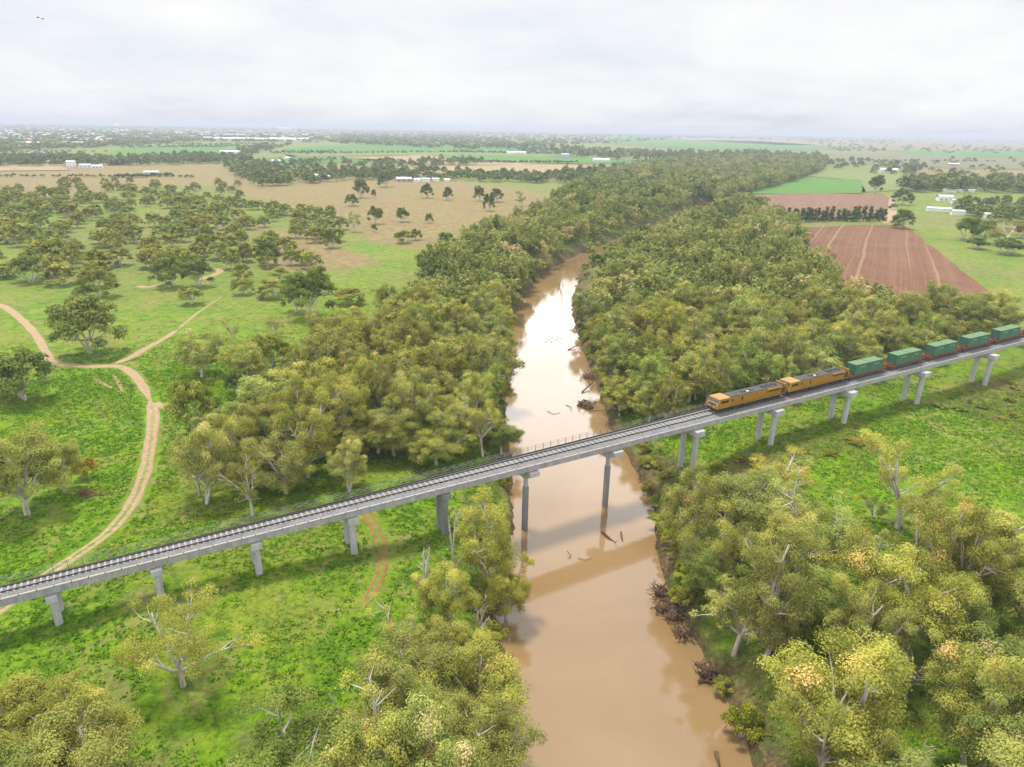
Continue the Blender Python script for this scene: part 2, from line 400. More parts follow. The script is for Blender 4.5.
mt, t, out = new_mat('meadow_ground'); M['ground'] = mt
geo = N(t, 'ShaderNodeNewGeometry'); pos = geo.outputs['Position']
at = N(t, 'ShaderNodeAttribute'); at.attribute_name = 'mask'; sp_ = N(t, 'ShaderNodeSeparateColor'); L(t, at.outputs['Color'], sp_.inputs[0])
at2 = N(t, 'ShaderNodeAttribute'); at2.attribute_name = 'far'
nA = noise(t, pos, .035, 6, .6, .4); nB = noise(t, pos, .22, 6, .65, .6); nC = noise(t, pos, 1.6, 5, .7, .3); nD = noise(t, pos, .009, 4, .55)
lush = ramp(t, nB, [(.34, (.045, .115, .006)), (.46, (.105, .215, .008)), (.58, (.185, .300, .012)), (.72, (.28, .325, .026))])
weed = ramp(t, nC, [(.32, (.025, .065, .004)), (.48, (.11, .22, .005)), (.62, (.24, .33, .010)), (.72, (.33, .36, .03))])
nE = noise(t, pos, 5.0, 4, .75, .5)
weed = mixc(t, ramp(t, nE, [(.38, (.55,) * 3), (.55, (0,) * 3)]), weed, (.02, .055, .008))
g = mixc(t, .5, lush, weed)
g = mixc(t, ramp(t, nA, [(.47, (0,) * 3), (.62, (.62,) * 3)]), g, ramp(t, nC, [(.3, (.11, .13, .016)), (.5, (.20, .22, .03)), (.7, (.29, .26, .06))]))
patch = noise(t, pos, .10, 5, .7, 1.2)
g = mixc(t, ramp(t, patch, [(.62, (0,) * 3), (.70, (.45,) * 3)]), g, ramp(t, nC, [(.3, (.12, .085, .02)), (.7, (.22, .16, .05))]))
farcol = mixc(t, ramp(t, nA, [(.4, (0,) * 3), (.6, (1,) * 3)]), (.105, .19, .022), (.20, .215, .045))
farcol = mixc(t, ramp(t, nD, [(.45, (0,) * 3), (.58, (.8,) * 3)]), farcol, (.17, .16, .075))
g = mixc(t, math_(t, 'MULTIPLY', at2.outputs['Fac'], .75), g, farcol)
mot = noise(t, pos, .14, 6, .7, 1.0)
g = mixc(t, ramp(t, mot, [(.48, (0,) * 3), (.62, (.65,) * 3)]), g, (.24, .20, .075))
mo2 = noise(t, pos, .45, 6, .75, .8)
g = mixc(t, ramp(t, mo2, [(.36, (.75,) * 3), (.50, (0,) * 3)]), g, (.035, .085, .010))
dryc = ramp(t, nB, [(.3, (.15, .13, .05)), (.5, (.26, .20, .085)), (.7, (.31, .24, .12))])
dryc = mixc(t, ramp(t, nA, [(.5, (0,) * 3), (.62, (.7,) * 3)]), dryc, (.27, .16, .10))
dryc = mixc(t, ramp(t, nC, [(.35, (.35,) * 3), (.6, (0,) * 3)]), dryc, (.12, .14, .04))
dryc = mixc(t, ramp(t, noise(t, pos, .3, 6, .75, .8), [(.40, (.7,) * 3), (.55, (0,) * 3)]), dryc, (.13, .105, .045))
g = mixc(t, sp_.outputs[1], g, dryc)
scrc = ramp(t, nC, [(.3, (.035, .035, .012)), (.5, (.11, .095, .028)), (.7, (.19, .15, .06))])
g = mixc(t, math_(t, 'MULTIPLY', sp_.outputs[2], ramp(t, nB, [(.35, (1,) * 3), (.65, (.62,) * 3)])), g, scrc)
bankc = ramp(t, nC, [(.3, (.045, .028, .016)), (.5, (.12, .08, .04)), (.7, (.22, .16, .085))])
bankc = mixc(t, ramp(t, nB, [(.5, (0,) * 3), (.62, (.7,) * 3)]), bankc, (.05, .10, .015))
g = mixc(t, sp_.outputs[0], g, bankc)
bh = math_(t, 'ADD', nC, math_(t, 'MULTIPLY', noise(t, pos, 7, 3, .7), .35))
princ(t, out, g, .92, 0, .12, bh, .45, .8)
me = raw_mesh('ground', V, Q, T, True, [('mask', 'POINT', np.hstack([mk[:, :3], np.ones((len(mk), 1))])), ('far', 'POINT', mk[:, 3])], [mt])
ground = tag(link('ground', me), kind='structure')

# water sheet: a strip wider than the channel, under the banks
lbw = [(p[0], p[1]) for p in lb]; rbw = [(p[0], p[1]) for p in rb][::-1]
k = 110
def resamp(l, k):
    l = np.array(l); s = np.concatenate([[0], np.cumsum(np.linalg.norm(np.diff(l, axis=0), axis=1))]); q = np.linspace(0, s[-1], k)
    return np.stack([np.interp(q, s, l[:, 0]), np.interp(q, s, l[:, 1])], 1)
a = resamp(lbw, k); b = resamp(rbw, k); d = b - a; d /= np.linalg.norm(d, axis=1)[:, None]
a = a - d * 7; b = b + d * 7
cols = 7; WV = np.concatenate([np.concatenate([a * (1 - q / (cols - 1)) + b * q / (cols - 1), np.full((k, 1), WZ)], 1) for q in range(cols)])
ii = np.arange(k - 1)
WQ = np.concatenate([np.stack([q * k + ii, (q + 1) * k + ii, (q + 1) * k + ii + 1, q * k + ii + 1], 1) for q in range(cols - 1)])
mt, t, out = new_mat('muddy_water'); geo = N(t, 'ShaderNodeNewGeometry')
nw = noise(t, geo.outputs['Position'], .05, 5, .6, .5)
wc = ramp(t, nw, [(.3, (.225, .138, .060)), (.7, (.270, .176, .086))])
sc1 = noise(t, geo.outputs['Position'], .9, 6, .75, 2.5)
wc = mixc(t, ramp(t, sc1, [(.60, (0,) * 3), (.72, (.35,) * 3)]), wc, (.34, .25, .15))
nb = math_(t, 'ADD', noise(t, geo.outputs['Position'], 1.4, 4, .6), math_(t, 'MULTIPLY', noise(t, geo.outputs['Position'], .25, 3, .5), 1.2))
b_ = princ(t, out, wc, .06, 0, .5, nb, .016, .4); b_.inputs['IOR'].default_value = 1.95; M['water'] = mt
river = tag(link('river', raw_mesh('river', WV, WQ, None, True, None, [mt])), kind='structure')

# ------------------------------------------------------------------ tracks
def path_mat(name, base1, base2, ruts):
    mt, t, out = new_mat(name); geo = N(t, 'ShaderNodeNewGeometry'); uv = N(t, 'ShaderNodeAttribute'); uv.attribute_name = 'across'
    n_ = noise(t, geo.outputs['Position'], 1.1, 5, .65); n2_ = noise(t, geo.outputs['Position'], .25, 4, .6)
    c = ramp(t, n_, [(.3, base1), (.7, base2)])
    gr = ramp(t, n_, [(.3, (.06, .15, .012)), (.7, (.16, .24, .03))])
    e = math_(t, 'ADD', uv.outputs['Fac'], math_(t, 'MULTIPLY', math_(t, 'SUBTRACT', n_, .5), .9))
    c = mixc(t, ramp(t, e, [(.74, (0,) * 3), (.9, (1,) * 3)]), c, gr)
    if ruts:
        mid = ramp(t, e, [(.10, (1,) * 3), (.32, (0,) * 3)])
        at_ = N(t, 'ShaderNodeAttribute'); at_.attribute_name = 'rut'
        c = mixc(t, math_(t, 'MULTIPLY', mid, at_.outputs['Fac']), c, gr)
    princ(t, out, c, .95, 0, .1, n_, .06, .5); return mt
M['track'] = path_mat('pale_dirt', (.26, .17, .095), (.38, .275, .18), True)
M['orange_track'] = path_mat('orange_dirt', (.17, .095, .032), (.25, .145, .06), True)
def ribbon(name, px, w0, w1, mat, rut=(0, 1), dz=.10):
    l = resamp(smooth_line(PP(px), 8), max(30, int(len(px) * 22)))
    d = np.gradient(l, axis=0); d /= np.linalg.norm(d, axis=1)[:, None]; nrm = np.stack([-d[:, 1], d[:, 0]], 1)
    n = len(l); tt = np.linspace(0, 1, n); w = (w0 + (w1 - w0) * tt) * (.8 + .45 * fbm(l[:, 0], l[:, 1], 4, 3, 2)) * np.clip(np.minimum(tt, 1 - tt) * 14, .12, 1)
    c = 9; X = []; 
    for q in np.linspace(-1, 1, c): X.append(l + nrm * (w * q * .62)[:, None])
    X = np.concatenate(X); z = hfun(X[:, 0], X[:, 1]) + dz
    ac = np.concatenate([np.full(n, abs(q)) for q in np.linspace(-1, 1, c)])
    z -= (ac > .99) * dz * 1.5
    rt = np.tile(np.clip(rut[0] + (rut[1] - rut[0]) * tt, 0, 1), c)
    ii = np.arange(n - 1); Q = np.concatenate([np.stack([q * n + ii, (q + 1) * n + ii, (q + 1) * n + ii + 1, q * n + ii + 1], 1) for q in range(c - 1)])
    me = raw_mesh(name, np.column_stack([X, z]), Q[:, ::-1], None, True, [('across', 'POINT', ac), ('rut', 'POINT', rt)], [mat])
    return tag(link(name, me), kind='structure')
ribbon('dirt_road', [(-40, 296), (0, 305), (20, 318), (36, 335), (46, 352), (56, 363), (90, 366), (118, 366), (134, 375), (145, 390), (152, 404)], 2.2, 2.0, M['track'], (0, .1))
ribbon('dirt_road', [(149, 398), (153, 412), (152, 432), (149, 452), (144, 478), (134, 508), (120, 532), (100, 553), (74, 575), (45, 597), (20, 618), (-10, 640), (-60, 670)], 2.3, 1.6, M['track'], (.2, 1.2))
ribbon('dirt_path', [(114, 364), (130, 357), (146, 348), (162, 340), (178, 330)], 2.2, 1.5, M['track'], (0, 0))
ribbon('dirt_path', [(178, 330), (192, 318), (208, 306), (222, 297)], 1.0, .9, M['track'], (.6, .9))
ribbon('dirt_path', [(152, 403), (160, 404), (170, 408), (180, 412)], 2.4, 1.2, M['track'], (0, 0))
ribbon('dirt_path', [(138, 286), (150, 287), (162, 284)], 3, 2.0, M['track'], (0, 0))
ribbon('dirt_path', [(196, 280), (210, 276), (220, 271), (216, 268)], 3, 2.5, M['track'], (0, 0))
ribbon('dirt_path', [(362, 505), (372, 525), (381, 545), (384, 562), (380, 580), (372, 598), (366, 612)], 1.5, 1.3, M['orange_track'], (1.2, 1.2))
ribbon('dirt_path', [(700, 470), (716, 486), (732, 500)], 1.6, 1.2, M['orange_track'], (.3, .6))
ribbon('dirt_path', [(94, 379), (104, 384), (112, 388)], .9, .8, M['track'], (0, 0))
ribbon('dirt_path', [(113, 374), (118, 382), (124, 392)], .8, .7, M['track'], (0, 0))
ribbon('dirt_path', [(886, 196), (890, 206), (890, 216), (884, 224)], 9, 8, M['track'], (0, 0), .25)

# ------------------------------------------------------------------ fields
def field_mat(name, c1, c2, c3=None, line=None, ang=0, period=7.0):
    mt, t, out = new_mat(name); geo = N(t, 'ShaderNodeNewGeometry'); pos = geo.outputs['Position']
    n_ = noise(t, pos, .05, 5, .6, .4); n2_ = noise(t, pos, .6, 4, .6)
    c = ramp(t, n_, [(.35, c1), (.65, c2)]); c = mixc(t, .35, c, ramp(t, n2_, [(.35, tuple(.6 * q for q in c1)), (.65, tuple(1.25 * q for q in c2))]))
    bmp = n2_
    if line:
        mp = N(t, 'ShaderNodeMapping'); mp.inputs['Rotation'].default_value = (0, 0, -ang); L(t, pos, mp.inputs[0])
        dn = noise(t, pos, .012, 3, .5); sx = N(t, 'ShaderNodeSeparateXYZ'); L(t, mp.outputs[0], sx.inputs[0])
        xx = math_(t, 'ADD', sx.outputs[0], math_(t, 'MULTIPLY', dn, 5))
        def stripes(per, a0, a1, sc):
            cv = N(t, 'ShaderNodeCombineXYZ'); L(t, xx, cv.inputs[0])
            L(t, math_(t, 'MULTIPLY', sx.outputs[1], .004), cv.inputs[1])
            return ramp(t, noise(t, cv.outputs[0], sc, 2, .5), [(a0, (0,) * 3), (a1, (1,) * 3)])
        s1 = stripes(1, .60, .66, .30); s2 = stripes(1, .48, .60, .9)
        c = mixc(t, math_(t, 'MULTIPLY', s2, .35), c, c3); c = mixc(t, math_(t, 'MULTIPLY', s1, .55), c, line)
    princ(t, out, c, .95, 0, .08, bmp, .15, .6); return mt
a0 = np.array(P(905, 226)); a1 = np.array(P(995, 296)); b0 = np.array(P(869, 228)); b1 = np.array(P(858, 262))
ang = math.atan2((b0 - b1)[1], (b0 - b1)[0]) - math.pi / 2
M['plough'] = field_mat('ploughed_soil', (.125, .062, .034), (.175, .092, .054), (.215, .125, .078), (.30, .20, .135), ang)
M['plough_far'] = field_mat('ploughed_soil_pale', (.155, .088, .058), (.20, .12, .08), (.23, .15, .105), (.29, .21, .15), ang)
M['crop'] = field_mat('green_crop', (.07, .165, .03), (.095, .20, .04))
M['pale_crop'] = field_mat('pale_crop', (.13, .175, .05), (.18, .20, .075))
M['tan_field'] = field_mat('tan_stubble', (.25, .195, .10), (.32, .25, .135))
M['olive_field'] = field_mat('olive_paddock', (.13, .14, .065), (.18, .17, .09))
M['dull_soil'] = field_mat('bare_mauve_soil', (.20, .17, .15), (.26, .22, .19))
def field(name, px, mat, dz=.35):
    pts = PP(px, dz); c = np.mean(pts, axis=0)
    # subdivide edges a little irregularly
    out_ = []
    for q in range(len(pts)):
        p0 = np.array(pts[q]); p1 = np.array(pts[(q + 1) % len(pts)]); n = 10; ln = np.linalg.norm(p1 - p0)
        for k_ in range(n):
            w = p0 + (p1 - p0) * k_ / n
            if k_: w = w + rng.normal(0, min(2.0, ln * .004), 2)
            out_.append((w[0], w[1], 0))
    me = bpy.data.meshes.new(name); me.from_pydata([(x, y, dz) for x, y, _ in out_], [], [list(range(len(out_)))]); me.materials.append(mat); me.update()
    return tag(link(name, me), kind='structure')
field('ploughed_field', [(797, 228), (850, 225), (905, 225), (950, 261), (996, 297), (985, 305), (930, 330), (860, 330), (800, 300), (796, 262)], M['plough'], .5)
field('ploughed_field', [(738, 208), (747, 195), (800, 193), (880, 194), (889, 197), (886, 214), (835, 220), (760, 218)], M['plough_far'], .5)
field('crop_field', [(748, 194), (770, 181), (800, 177), (856, 180), (866, 191), (862, 193)], M['crop'], .6)
strips = [('pale_crop', [(862, 192), (862, 181), (800, 175), (820, 168), (900, 174), (905, 190)], .6),
    ('tan_field', [(-120, 161), (0, 166), (60, 164), (70, 170), (-120, 172)], .7),
    ('crop_field', [(92, 156), (130, 147), (210, 143), (285, 146), (238, 154), (180, 158)], .8),
    ('pale_crop', [(170, 156), (240, 154), (268, 152), (300, 156), (230, 161), (190, 160)], .8),
    ('crop_field', [(285, 148), (385, 143), (460, 145), (560, 149), (600, 154), (480, 152), (400, 151), (290, 153)], .8),
    ('pale_crop', [(283, 153), (400, 152), (480, 153), (590, 156), (520, 157), (400, 155), (290, 157)], .8),
    ('crop_field', [(225, 163), (300, 157), (345, 158), (400, 160), (330, 163), (260, 166)], .7),
    ('tan_field', [(345, 158), (420, 155), (500, 160), (560, 163), (480, 165), (400, 163)], .7),
    ('crop_field', [(440, 158), (460, 154), (560, 157), (640, 160), (600, 164), (500, 162)], .9),
    ('tan_field', [(378, 170), (400, 167), (470, 166), (520, 164), (640, 167), (600, 171), (560, 174), (420, 173)], .7),
    ('crop_field', [(560, 139), (620, 139), (760, 141), (880, 149), (780, 151), (660, 148)], .9),
    ('tan_field', [(640, 137), (720, 138), (860, 145), (780, 145)], .9),
    ('mauve_field', [(-100, 152), (0, 156), (40, 150), (95, 155), (60, 162), (0, 164), (-100, 160)], .8),
    ('olive_field', [(760, 152), (900, 153), (1060, 160), (1100, 171), (950, 168), (830, 162)], .8),
    ('crop_field', [(880, 150), (1000, 150), (1100, 155), (1050, 158), (920, 155)], .9),
    ('olive_field', [(130, 134), (220, 132), (330, 136), (250, 138)], 1.2),
    ('crop_field', [(0, 131), (60, 129), (120, 132), (40, 134)], 1.2)]
mm = {'pale_crop': 'pale_crop', 'tan_field': 'tan_field', 'crop_field': 'crop', 'mauve_field': 'dull_soil', 'olive_field': 'olive_field'}
for n_, px, dz in strips: field('field' if n_ == 'pale_crop' else n_, px, M[mm[n_]], dz)

# ------------------------------------------------------------------ railway bridge
TH = R(30.06); BO = (-56.9, 62.9)
BX = (math.cos(TH), math.sin(TH)); BN = (-math.sin(TH), math.cos(TH))
def W2(s, t): return (BO[0] + BX[0] * s + BN[0] * t, BO[1] + BX[1] * s + BN[1] * t)
def g01(s): return min(1.0, max(0.0, s / 120.0))
KZ, GZ0 = 8.3, 7.2                       # kerb top, girder underside
tk = lambda s: -.55 - .55 * g01(s)       # near kerb line
tf = lambda s: 2.35 + 1.75 * g01(s)      # far edge
tr1 = lambda s: .62 + .12 * g01(s)       # rails
tr2 = lambda s: 1.74 + .78 * g01(s)
S0, S1 = -70.0, 268.0
br = tag(empty('railway_bridge', (BO[0], BO[1], 0), TH), 'long grey concrete railway bridge crossing the brown river with a train on it', 'bridge')
SS = [S0, -40, -20, 0, 20, 40, 60, 80, 100, 120, 150, 200, S1]
def sweep(prof):
    """prof(s) -> list of (t, z); swept along the deck"""
    m_ = MB(); rs = [prof(s) for s in SS]; n = len(rs[0])
    vs = [(s, t_, z) for s, r_ in zip(SS, rs) for t_, z in r_]
    fs = []
    for k_ in range(len(SS) - 1):
        for i_ in range(n): j_ = (i_ + 1) % n; fs.append((k_ * n + i_, (k_ + 1) * n + i_, (k_ + 1) * n + j_, k_ * n + j_))
    fs += [tuple(range(n)), tuple(range(len(vs) - 1, len(vs) - n - 1, -1))]
    return m_.add(vs, fs)
sweep(lambda s: [(tk(s) + .25, GZ0), (tk(s), GZ0 + .16), (tk(s), KZ - .12), (tk(s) + .02, KZ - .05), (tf(s) - .02, KZ - .05), (tf(s), KZ - .12), (tf(s), GZ0 + .5), (tf(s) - .35, GZ0)]).build('girder', M['concrete'], br)
sweep(lambda s: [(tk(s) - .03, KZ - .10), (tk(s) - .03, KZ + .03), (tk(s) + .24, KZ + .03), (tk(s) + .24, KZ - .10)]).build('kerb', M['kerb'], br)
sweep(lambda s: [(tf(s) - .22, KZ - .10), (tf(s) - .22, KZ + .06), (tf(s) + .02, KZ + .06), (tf(s) + .02, KZ - .10)]).build('kerb', M['kerb'], br)
sweep(lambda s: [(tk(s) + .25, KZ - .045), (tk(s) + .34, KZ + .02), (tr1(s) - .35, KZ + .10), (tr2(s) + .35, KZ + .10), (tf(s) - .3, KZ + .02), (tf(s) - .23, KZ - .045)]).build('ballast', M['ballast'], br)
for tr in (tr1, tr2):
    sweep(lambda s, tr=tr: [(tr(s) - .07, KZ + .16), (tr(s) - .045, KZ + .31), (tr(s) + .045, KZ + .31), (tr(s) + .07, KZ + .16)]).build('rail', M['rail'], br)
sweep(lambda s: [(tf(s) - .42, KZ + .03), (tf(s) - .42, KZ + .24), (tf(s) - .28, KZ + .24), (tf(s) - .28, KZ + .03)]).build('cable_trough', M['rail'], br)
# sleepers: those nearest the viewer one by one, the rest as one
s = S0; slp = []
while s < 116: slp.append(s); s += .62 + .5 * g01(s)
def sleeper_box(m_, s):
    h_ = (tr2(s) - tr1(s)) * .5 + .28; c_ = (tr1(s) + tr2(s)) / 2
    m_.box(s - .12, s + .12, c_ - h_, c_ + h_, KZ + .05, KZ + .17, .03)
vis = [q for q in slp if q > -6][:100]; rest = [q for q in slp if q not in vis]
for q in vis:
    m_ = MB(); sleeper_box(m_, q); m_.build('sleeper', M['sleeper'], br)
m_ = MB(); [sleeper_box(m_, q) for q in rest]
tag(m_.build('sleeper', M['sleeper'], br), kind='stuff')
# far side hand rail with mesh infill
rl = MB(); 
def rt(s): return tf(s) + .10
step = 3.0; q = S0
while q < S1:
    q2 = min(S1, q + step)
    for z in (.45, .75, 1.05): rl.tube([(q, rt(q), KZ + z), (q2, rt(q2), KZ + z)], [.018] * 2, 4)
    q = q2
rl.build('handrail', M['galv'], br)
pm = MB(); q = S0
while q < S1:
    pm.box(q - .035, q + .035, rt(q) - .035, rt(q) + .035, KZ - .35, KZ + 1.08)
    pm.tube([(q, rt(q), KZ + .45), (q + step * .5, rt(q), KZ + 1.0)], [.02, .02], 3); q += step * .5
pm.build('handrail_frame', M['galv'], br)
# piers: near cap face u, its t, ground
piers = [(4.66, -.95), (15.46, -1.1), (27.2, -1.0), (40.1, -1.1), (54.2, -1.1), (69.5, -1.3), (86.0, -1.75), (104.6, -2.1), (125.7, -2.1), (148.1, -2.5), (175.0, -2.5), (203.8, -2.9), (236.0, -2.9)]
for k_, (s, tn) in enumerate(piers):
    g_ = g01(s); cw = (1.15 + 1.05 * g_) / 2; ch = .85 + .3 * g_; cd = .44 + .14 * g_
    te = tn + 5.2 + 1.6 * g_
    s = s + (cw if s > 60 else 0) * .0
    pr = empty('pier', (0, 0, 0)); pr.parent = br
    river_pier = k_ in (5, 6)
    ct = GZ0 - .02
    wet = k_ in (4, 5, 6); pmat = M['concrete_wet'] if k_ == 4 else M['concrete_pier']
    cm = MB()
    if river_pier:
        mid = (tn + te) / 2; cm.extrude_x([(tn, ct), (tn, ct - ch * .75), (mid - 1.0, ct - ch * 1.7), (mid + 1.0, ct - ch * 1.7), (te, ct - ch * .75), (te, ct)], s - cw, s + cw)
    else: cm.box(s - cw, s + cw, tn, te, ct - ch, ct, .05)
    cm.build('headstock', M['concrete_pier'] if k_ != 4 else pmat, pr)
    if k_ == 4: cols_ = [(tn + 1.0, cd * 1.15), (tn + 2.7, cd * 1.05)]
    elif river_pier: cols_ = [((tn + te) / 2 - .3, .40)]
    else: cols_ = [(tn + .85 + .4 * g_, cd), (tn + 3.6 + .9 * g_, cd)]
    for t_, r_ in cols_:
        wx, wy = W2(s, t_); zb = H1(wx, wy) - .8
        if river_pier:
            m_ = MB().lathe([(r_, ct - ch * 1.6), (r_, ct - 3.9)][::-1], (s, t_), 16); m_.build('column', M['concrete_pier'], pr)
            MB().lathe([(r_ * 1.35, WZ - 3), (r_ * 1.35, ct - 3.9), (r_ * 1.22, ct - 3.75)], (s, t_), 16).build('pile_casing', M['concrete_wet'] if k_ == 5 else worn('pier_casing_concrete', (.17, .17, .175), (.30, .30, .30), 1.2, .85, .2, streak=True), pr)
        else:
            MB().lathe([(r_, zb), (r_, ct - ch + .02)], (s, t_), 8, math.pi / 8).build('column', pmat, pr)

# ------------------------------------------------------------------ train
RZ = KZ + .31
def tc_(s): return (tr1(s) + tr2(s)) / 2 + .02
TCEN = tc_(130); THT = TH + math.atan2(0, 1)
def on_track(s): w = W2(s, TCEN); return (w[0], w[1], RZ)
def bogie(parent, x, half, n_ax, gauge, r=.40, mat='loco_black'):
    b_ = MB()
    for sy in (-1, 1): b_.extrude_y([(x - half, .42), (x - half * .8, .72), (x + half * .8, .72), (x + half, .42), (x + half * .6, .3), (x - half * .6, .3)], sy * (gauge / 2 + .12) - .06, sy * (gauge / 2 + .12) + .06)
    b_.box(x - .25, x + .25, -gauge / 2, gauge / 2, .42, .72)
    bo = b_.build('bogie', M[mat], parent)
    for a_ in range(n_ax):
        wx = x + (a_ - (n_ax - 1) / 2) * (2 * half * .82 / max(1, n_ax - 1)); wm = MB()
        for sy in (-1, 1): wm.cyl_y(wx, r, r, sy * gauge / 2 - .07, sy * gauge / 2 + .07, 18)
        wm.cyl_y(wx, r, .08, -gauge / 2, gauge / 2, 8); wm.build('wheelset', M['rail'], bo)
def locomotive(loc, label):
    o = tag(empty('locomotive', loc, TH), label, 'locomotive', 'locomotives heading the train')
    Ln = 19.2; w = 1.42
    u_ = MB(); u_.box(.35, Ln - .35, -w, w, .82, 1.02); u_.box(.2, .5, -1.2, 1.2, .4, 1.0); u_.box(Ln - .5, Ln - .2, -1.2, 1.2, .4, 1.0)
    u_.box(-.1, .3, -.12, .12, .55, .75); u_.box(Ln - .3, Ln + .1, -.12, .12, .55, .75)
    u_.build('underframe', M['loco_black'], o)
    MB().box(.4, Ln - .4, -w - .03, w + .03, 1.0, 1.10).build('running_board', M['loco_orange'], o)
    f_ = MB(); f_.extrude_x([(-1.25, .85), (-1.3, .45), (-1.0, .28), (1.0, .28), (1.3, .45), (1.25, .85)], 7.2, 11.8); f_.build('fuel_tank', M['loco_black'], o)
    # cab with sloping front
    zc = 3.02
    c_ = MB().extrude_y([(.05, .95), (.0, 1.55), (.30, 2.25), (.62, zc - .05), (.85, zc), (3.35, zc), (3.45, zc - .1), (3.45, 1.02), (.4, .80)], -1.36, 1.36)
    cab = c_.build('cab', M['loco_orange'], o)
    # windscreen panes lie on the slope
    for sy in (-1, 1):
        y0, y1 = (.08, 1.22) if sy > 0 else (-1.22, -.08)
        MB().add([(.275, y0, 2.30), (.275, y1, 2.30), (.545, y1, 2.84), (.545, y0, 2.84), (.33, y0, 2.27), (.33, y1, 2.27), (.60, y1, 2.81), (.60, y0, 2.81)], [(0, 3, 2, 1), (4, 5, 6, 7), (0, 1, 5, 4), (1, 2, 6, 5), (2, 3, 7, 6), (3, 0, 4, 7)]).build('windscreen', M['glass'], cab)
        MB().box(1.0, 2.9, sy * 1.36 - .03, sy * 1.36 + .03, 2.05, 2.55, .0).build('cab_window', M['glass'], cab)
    MB().add([(-.03, -.95, 1.62), (-.03, .95, 1.62), (.10, .95, 1.98), (.10, -.95, 1.98), (.2, -.95, 1.62), (.2, .95, 1.62), (.3, .95, 1.98), (.3, -.95, 1.98)], [(0, 3, 2, 1), (4, 5, 6, 7), (0, 1, 5, 4), (1, 2, 6, 5), (2, 3, 7, 6), (3, 0, 4, 7)]).build('nose_panel', M['glass'], cab)
    for sy in (-.6, .6): MB().cyl_x(sy, 1.35, .12, -.06, .1).build('headlight', M['white_wall'], cab)
    # long hood: narrow equipment body, grimy roof
    h_ = MB().box(3.46, Ln - 1.3, -1.16, 1.16, 1.1, 2.78, .05); hood = h_.build('hood', M['loco_orange'], o)
    MB().extrude_x([(-1.18, 2.77), (-1.0, 2.95), (1.0, 2.95), (1.18, 2.77)], 3.47, Ln - 1.2).build('roof', M['loco_roof'], o)
    MB().box(Ln - 5.6, Ln - 1.4, -1.32, 1.32, 2.05, 2.80, .05).build('radiator_housing', M['loco_orange'], o)
    for sy in (-1, 1):
        MB().box(Ln - 5.3, Ln - 1.9, sy * 1.33 - .02, sy * 1.33 + .02, 2.12, 2.42).build('radiator_grille', M['loco_black'], o)
        MB().box(6.6, 7.0, sy * 1.17 - .02, sy * 1.17 + .02, 1.5, 2.5).build('side_louvre', M['loco_black'], o)
        MB().box(4.0, 4.35, sy * 1.17 - .02, sy * 1.17 + .02, 1.9, 2.4).build('side_louvre', M['loco_black'], o)
        d_ = MB()
        for x in (5.0, 5.9, 7.6, 8.7, 9.8, 10.9, 12.0): d_.box(x, x + .85, sy * 1.17 - .012, sy * 1.17 + .012, 1.25, 2.45)
        d_.build('engine_door', M['loco_orange'], hood)
        r_ = MB(); x = 3.7
        while x < Ln - .6: r_.box(x - .02, x + .02, sy * 1.38 - .02, sy * 1.38 + .02, 1.1, 1.75); x += 1.6
        r_.box(3.6, Ln - .6, sy * 1.38 - .02, sy * 1.38 + .02, 1.73, 1.77); r_.build('handrail', M['loco_orange'], o)
    MB().box(Ln - 1.25, Ln - .35, -1.25, 1.25, 1.1, 2.2, .05).build('rear_platform_box', M['loco_black'], o)
    MB().box(Ln - .34, Ln - .12, -1.3, 1.3, 1.0, 3.0, .04).build('end_panel', M['loco_orange'], o)
    for x in (7.5, 9.4): MB().box(x, x + .9, -.35, .35, 2.94, 3.12, .04).build('exhaust', M['loco_roof'], o)
    MB().box(8.6, 9.1, -.6, -.2, 2.94, 3.06, .03).build('roof_hatch', M['white_wall'], o)
    for x in (13.6, 15.1, 16.6): MB().lathe([(.62, 2.94), (.62, 3.05), (.5, 3.07)], (x, 0), 18).build('radiator_fan', M['loco_black'], o)
    bogie(o, 3.2, 1.9, 3, 1.75, .45); bogie(o, Ln - 3.2, 1.9, 3, 1.75, .45)
    return o
lc1 = locomotive(on_track(110.3), 'orange locomotive leading the train, bare track ahead of its cab')
lc2 = locomotive(on_track(130.0), 'orange locomotive coupled behind the leading one and ahead of the first container wagon')
for q_ in (lc1, lc2): q_.scale = (1, 1, .93)
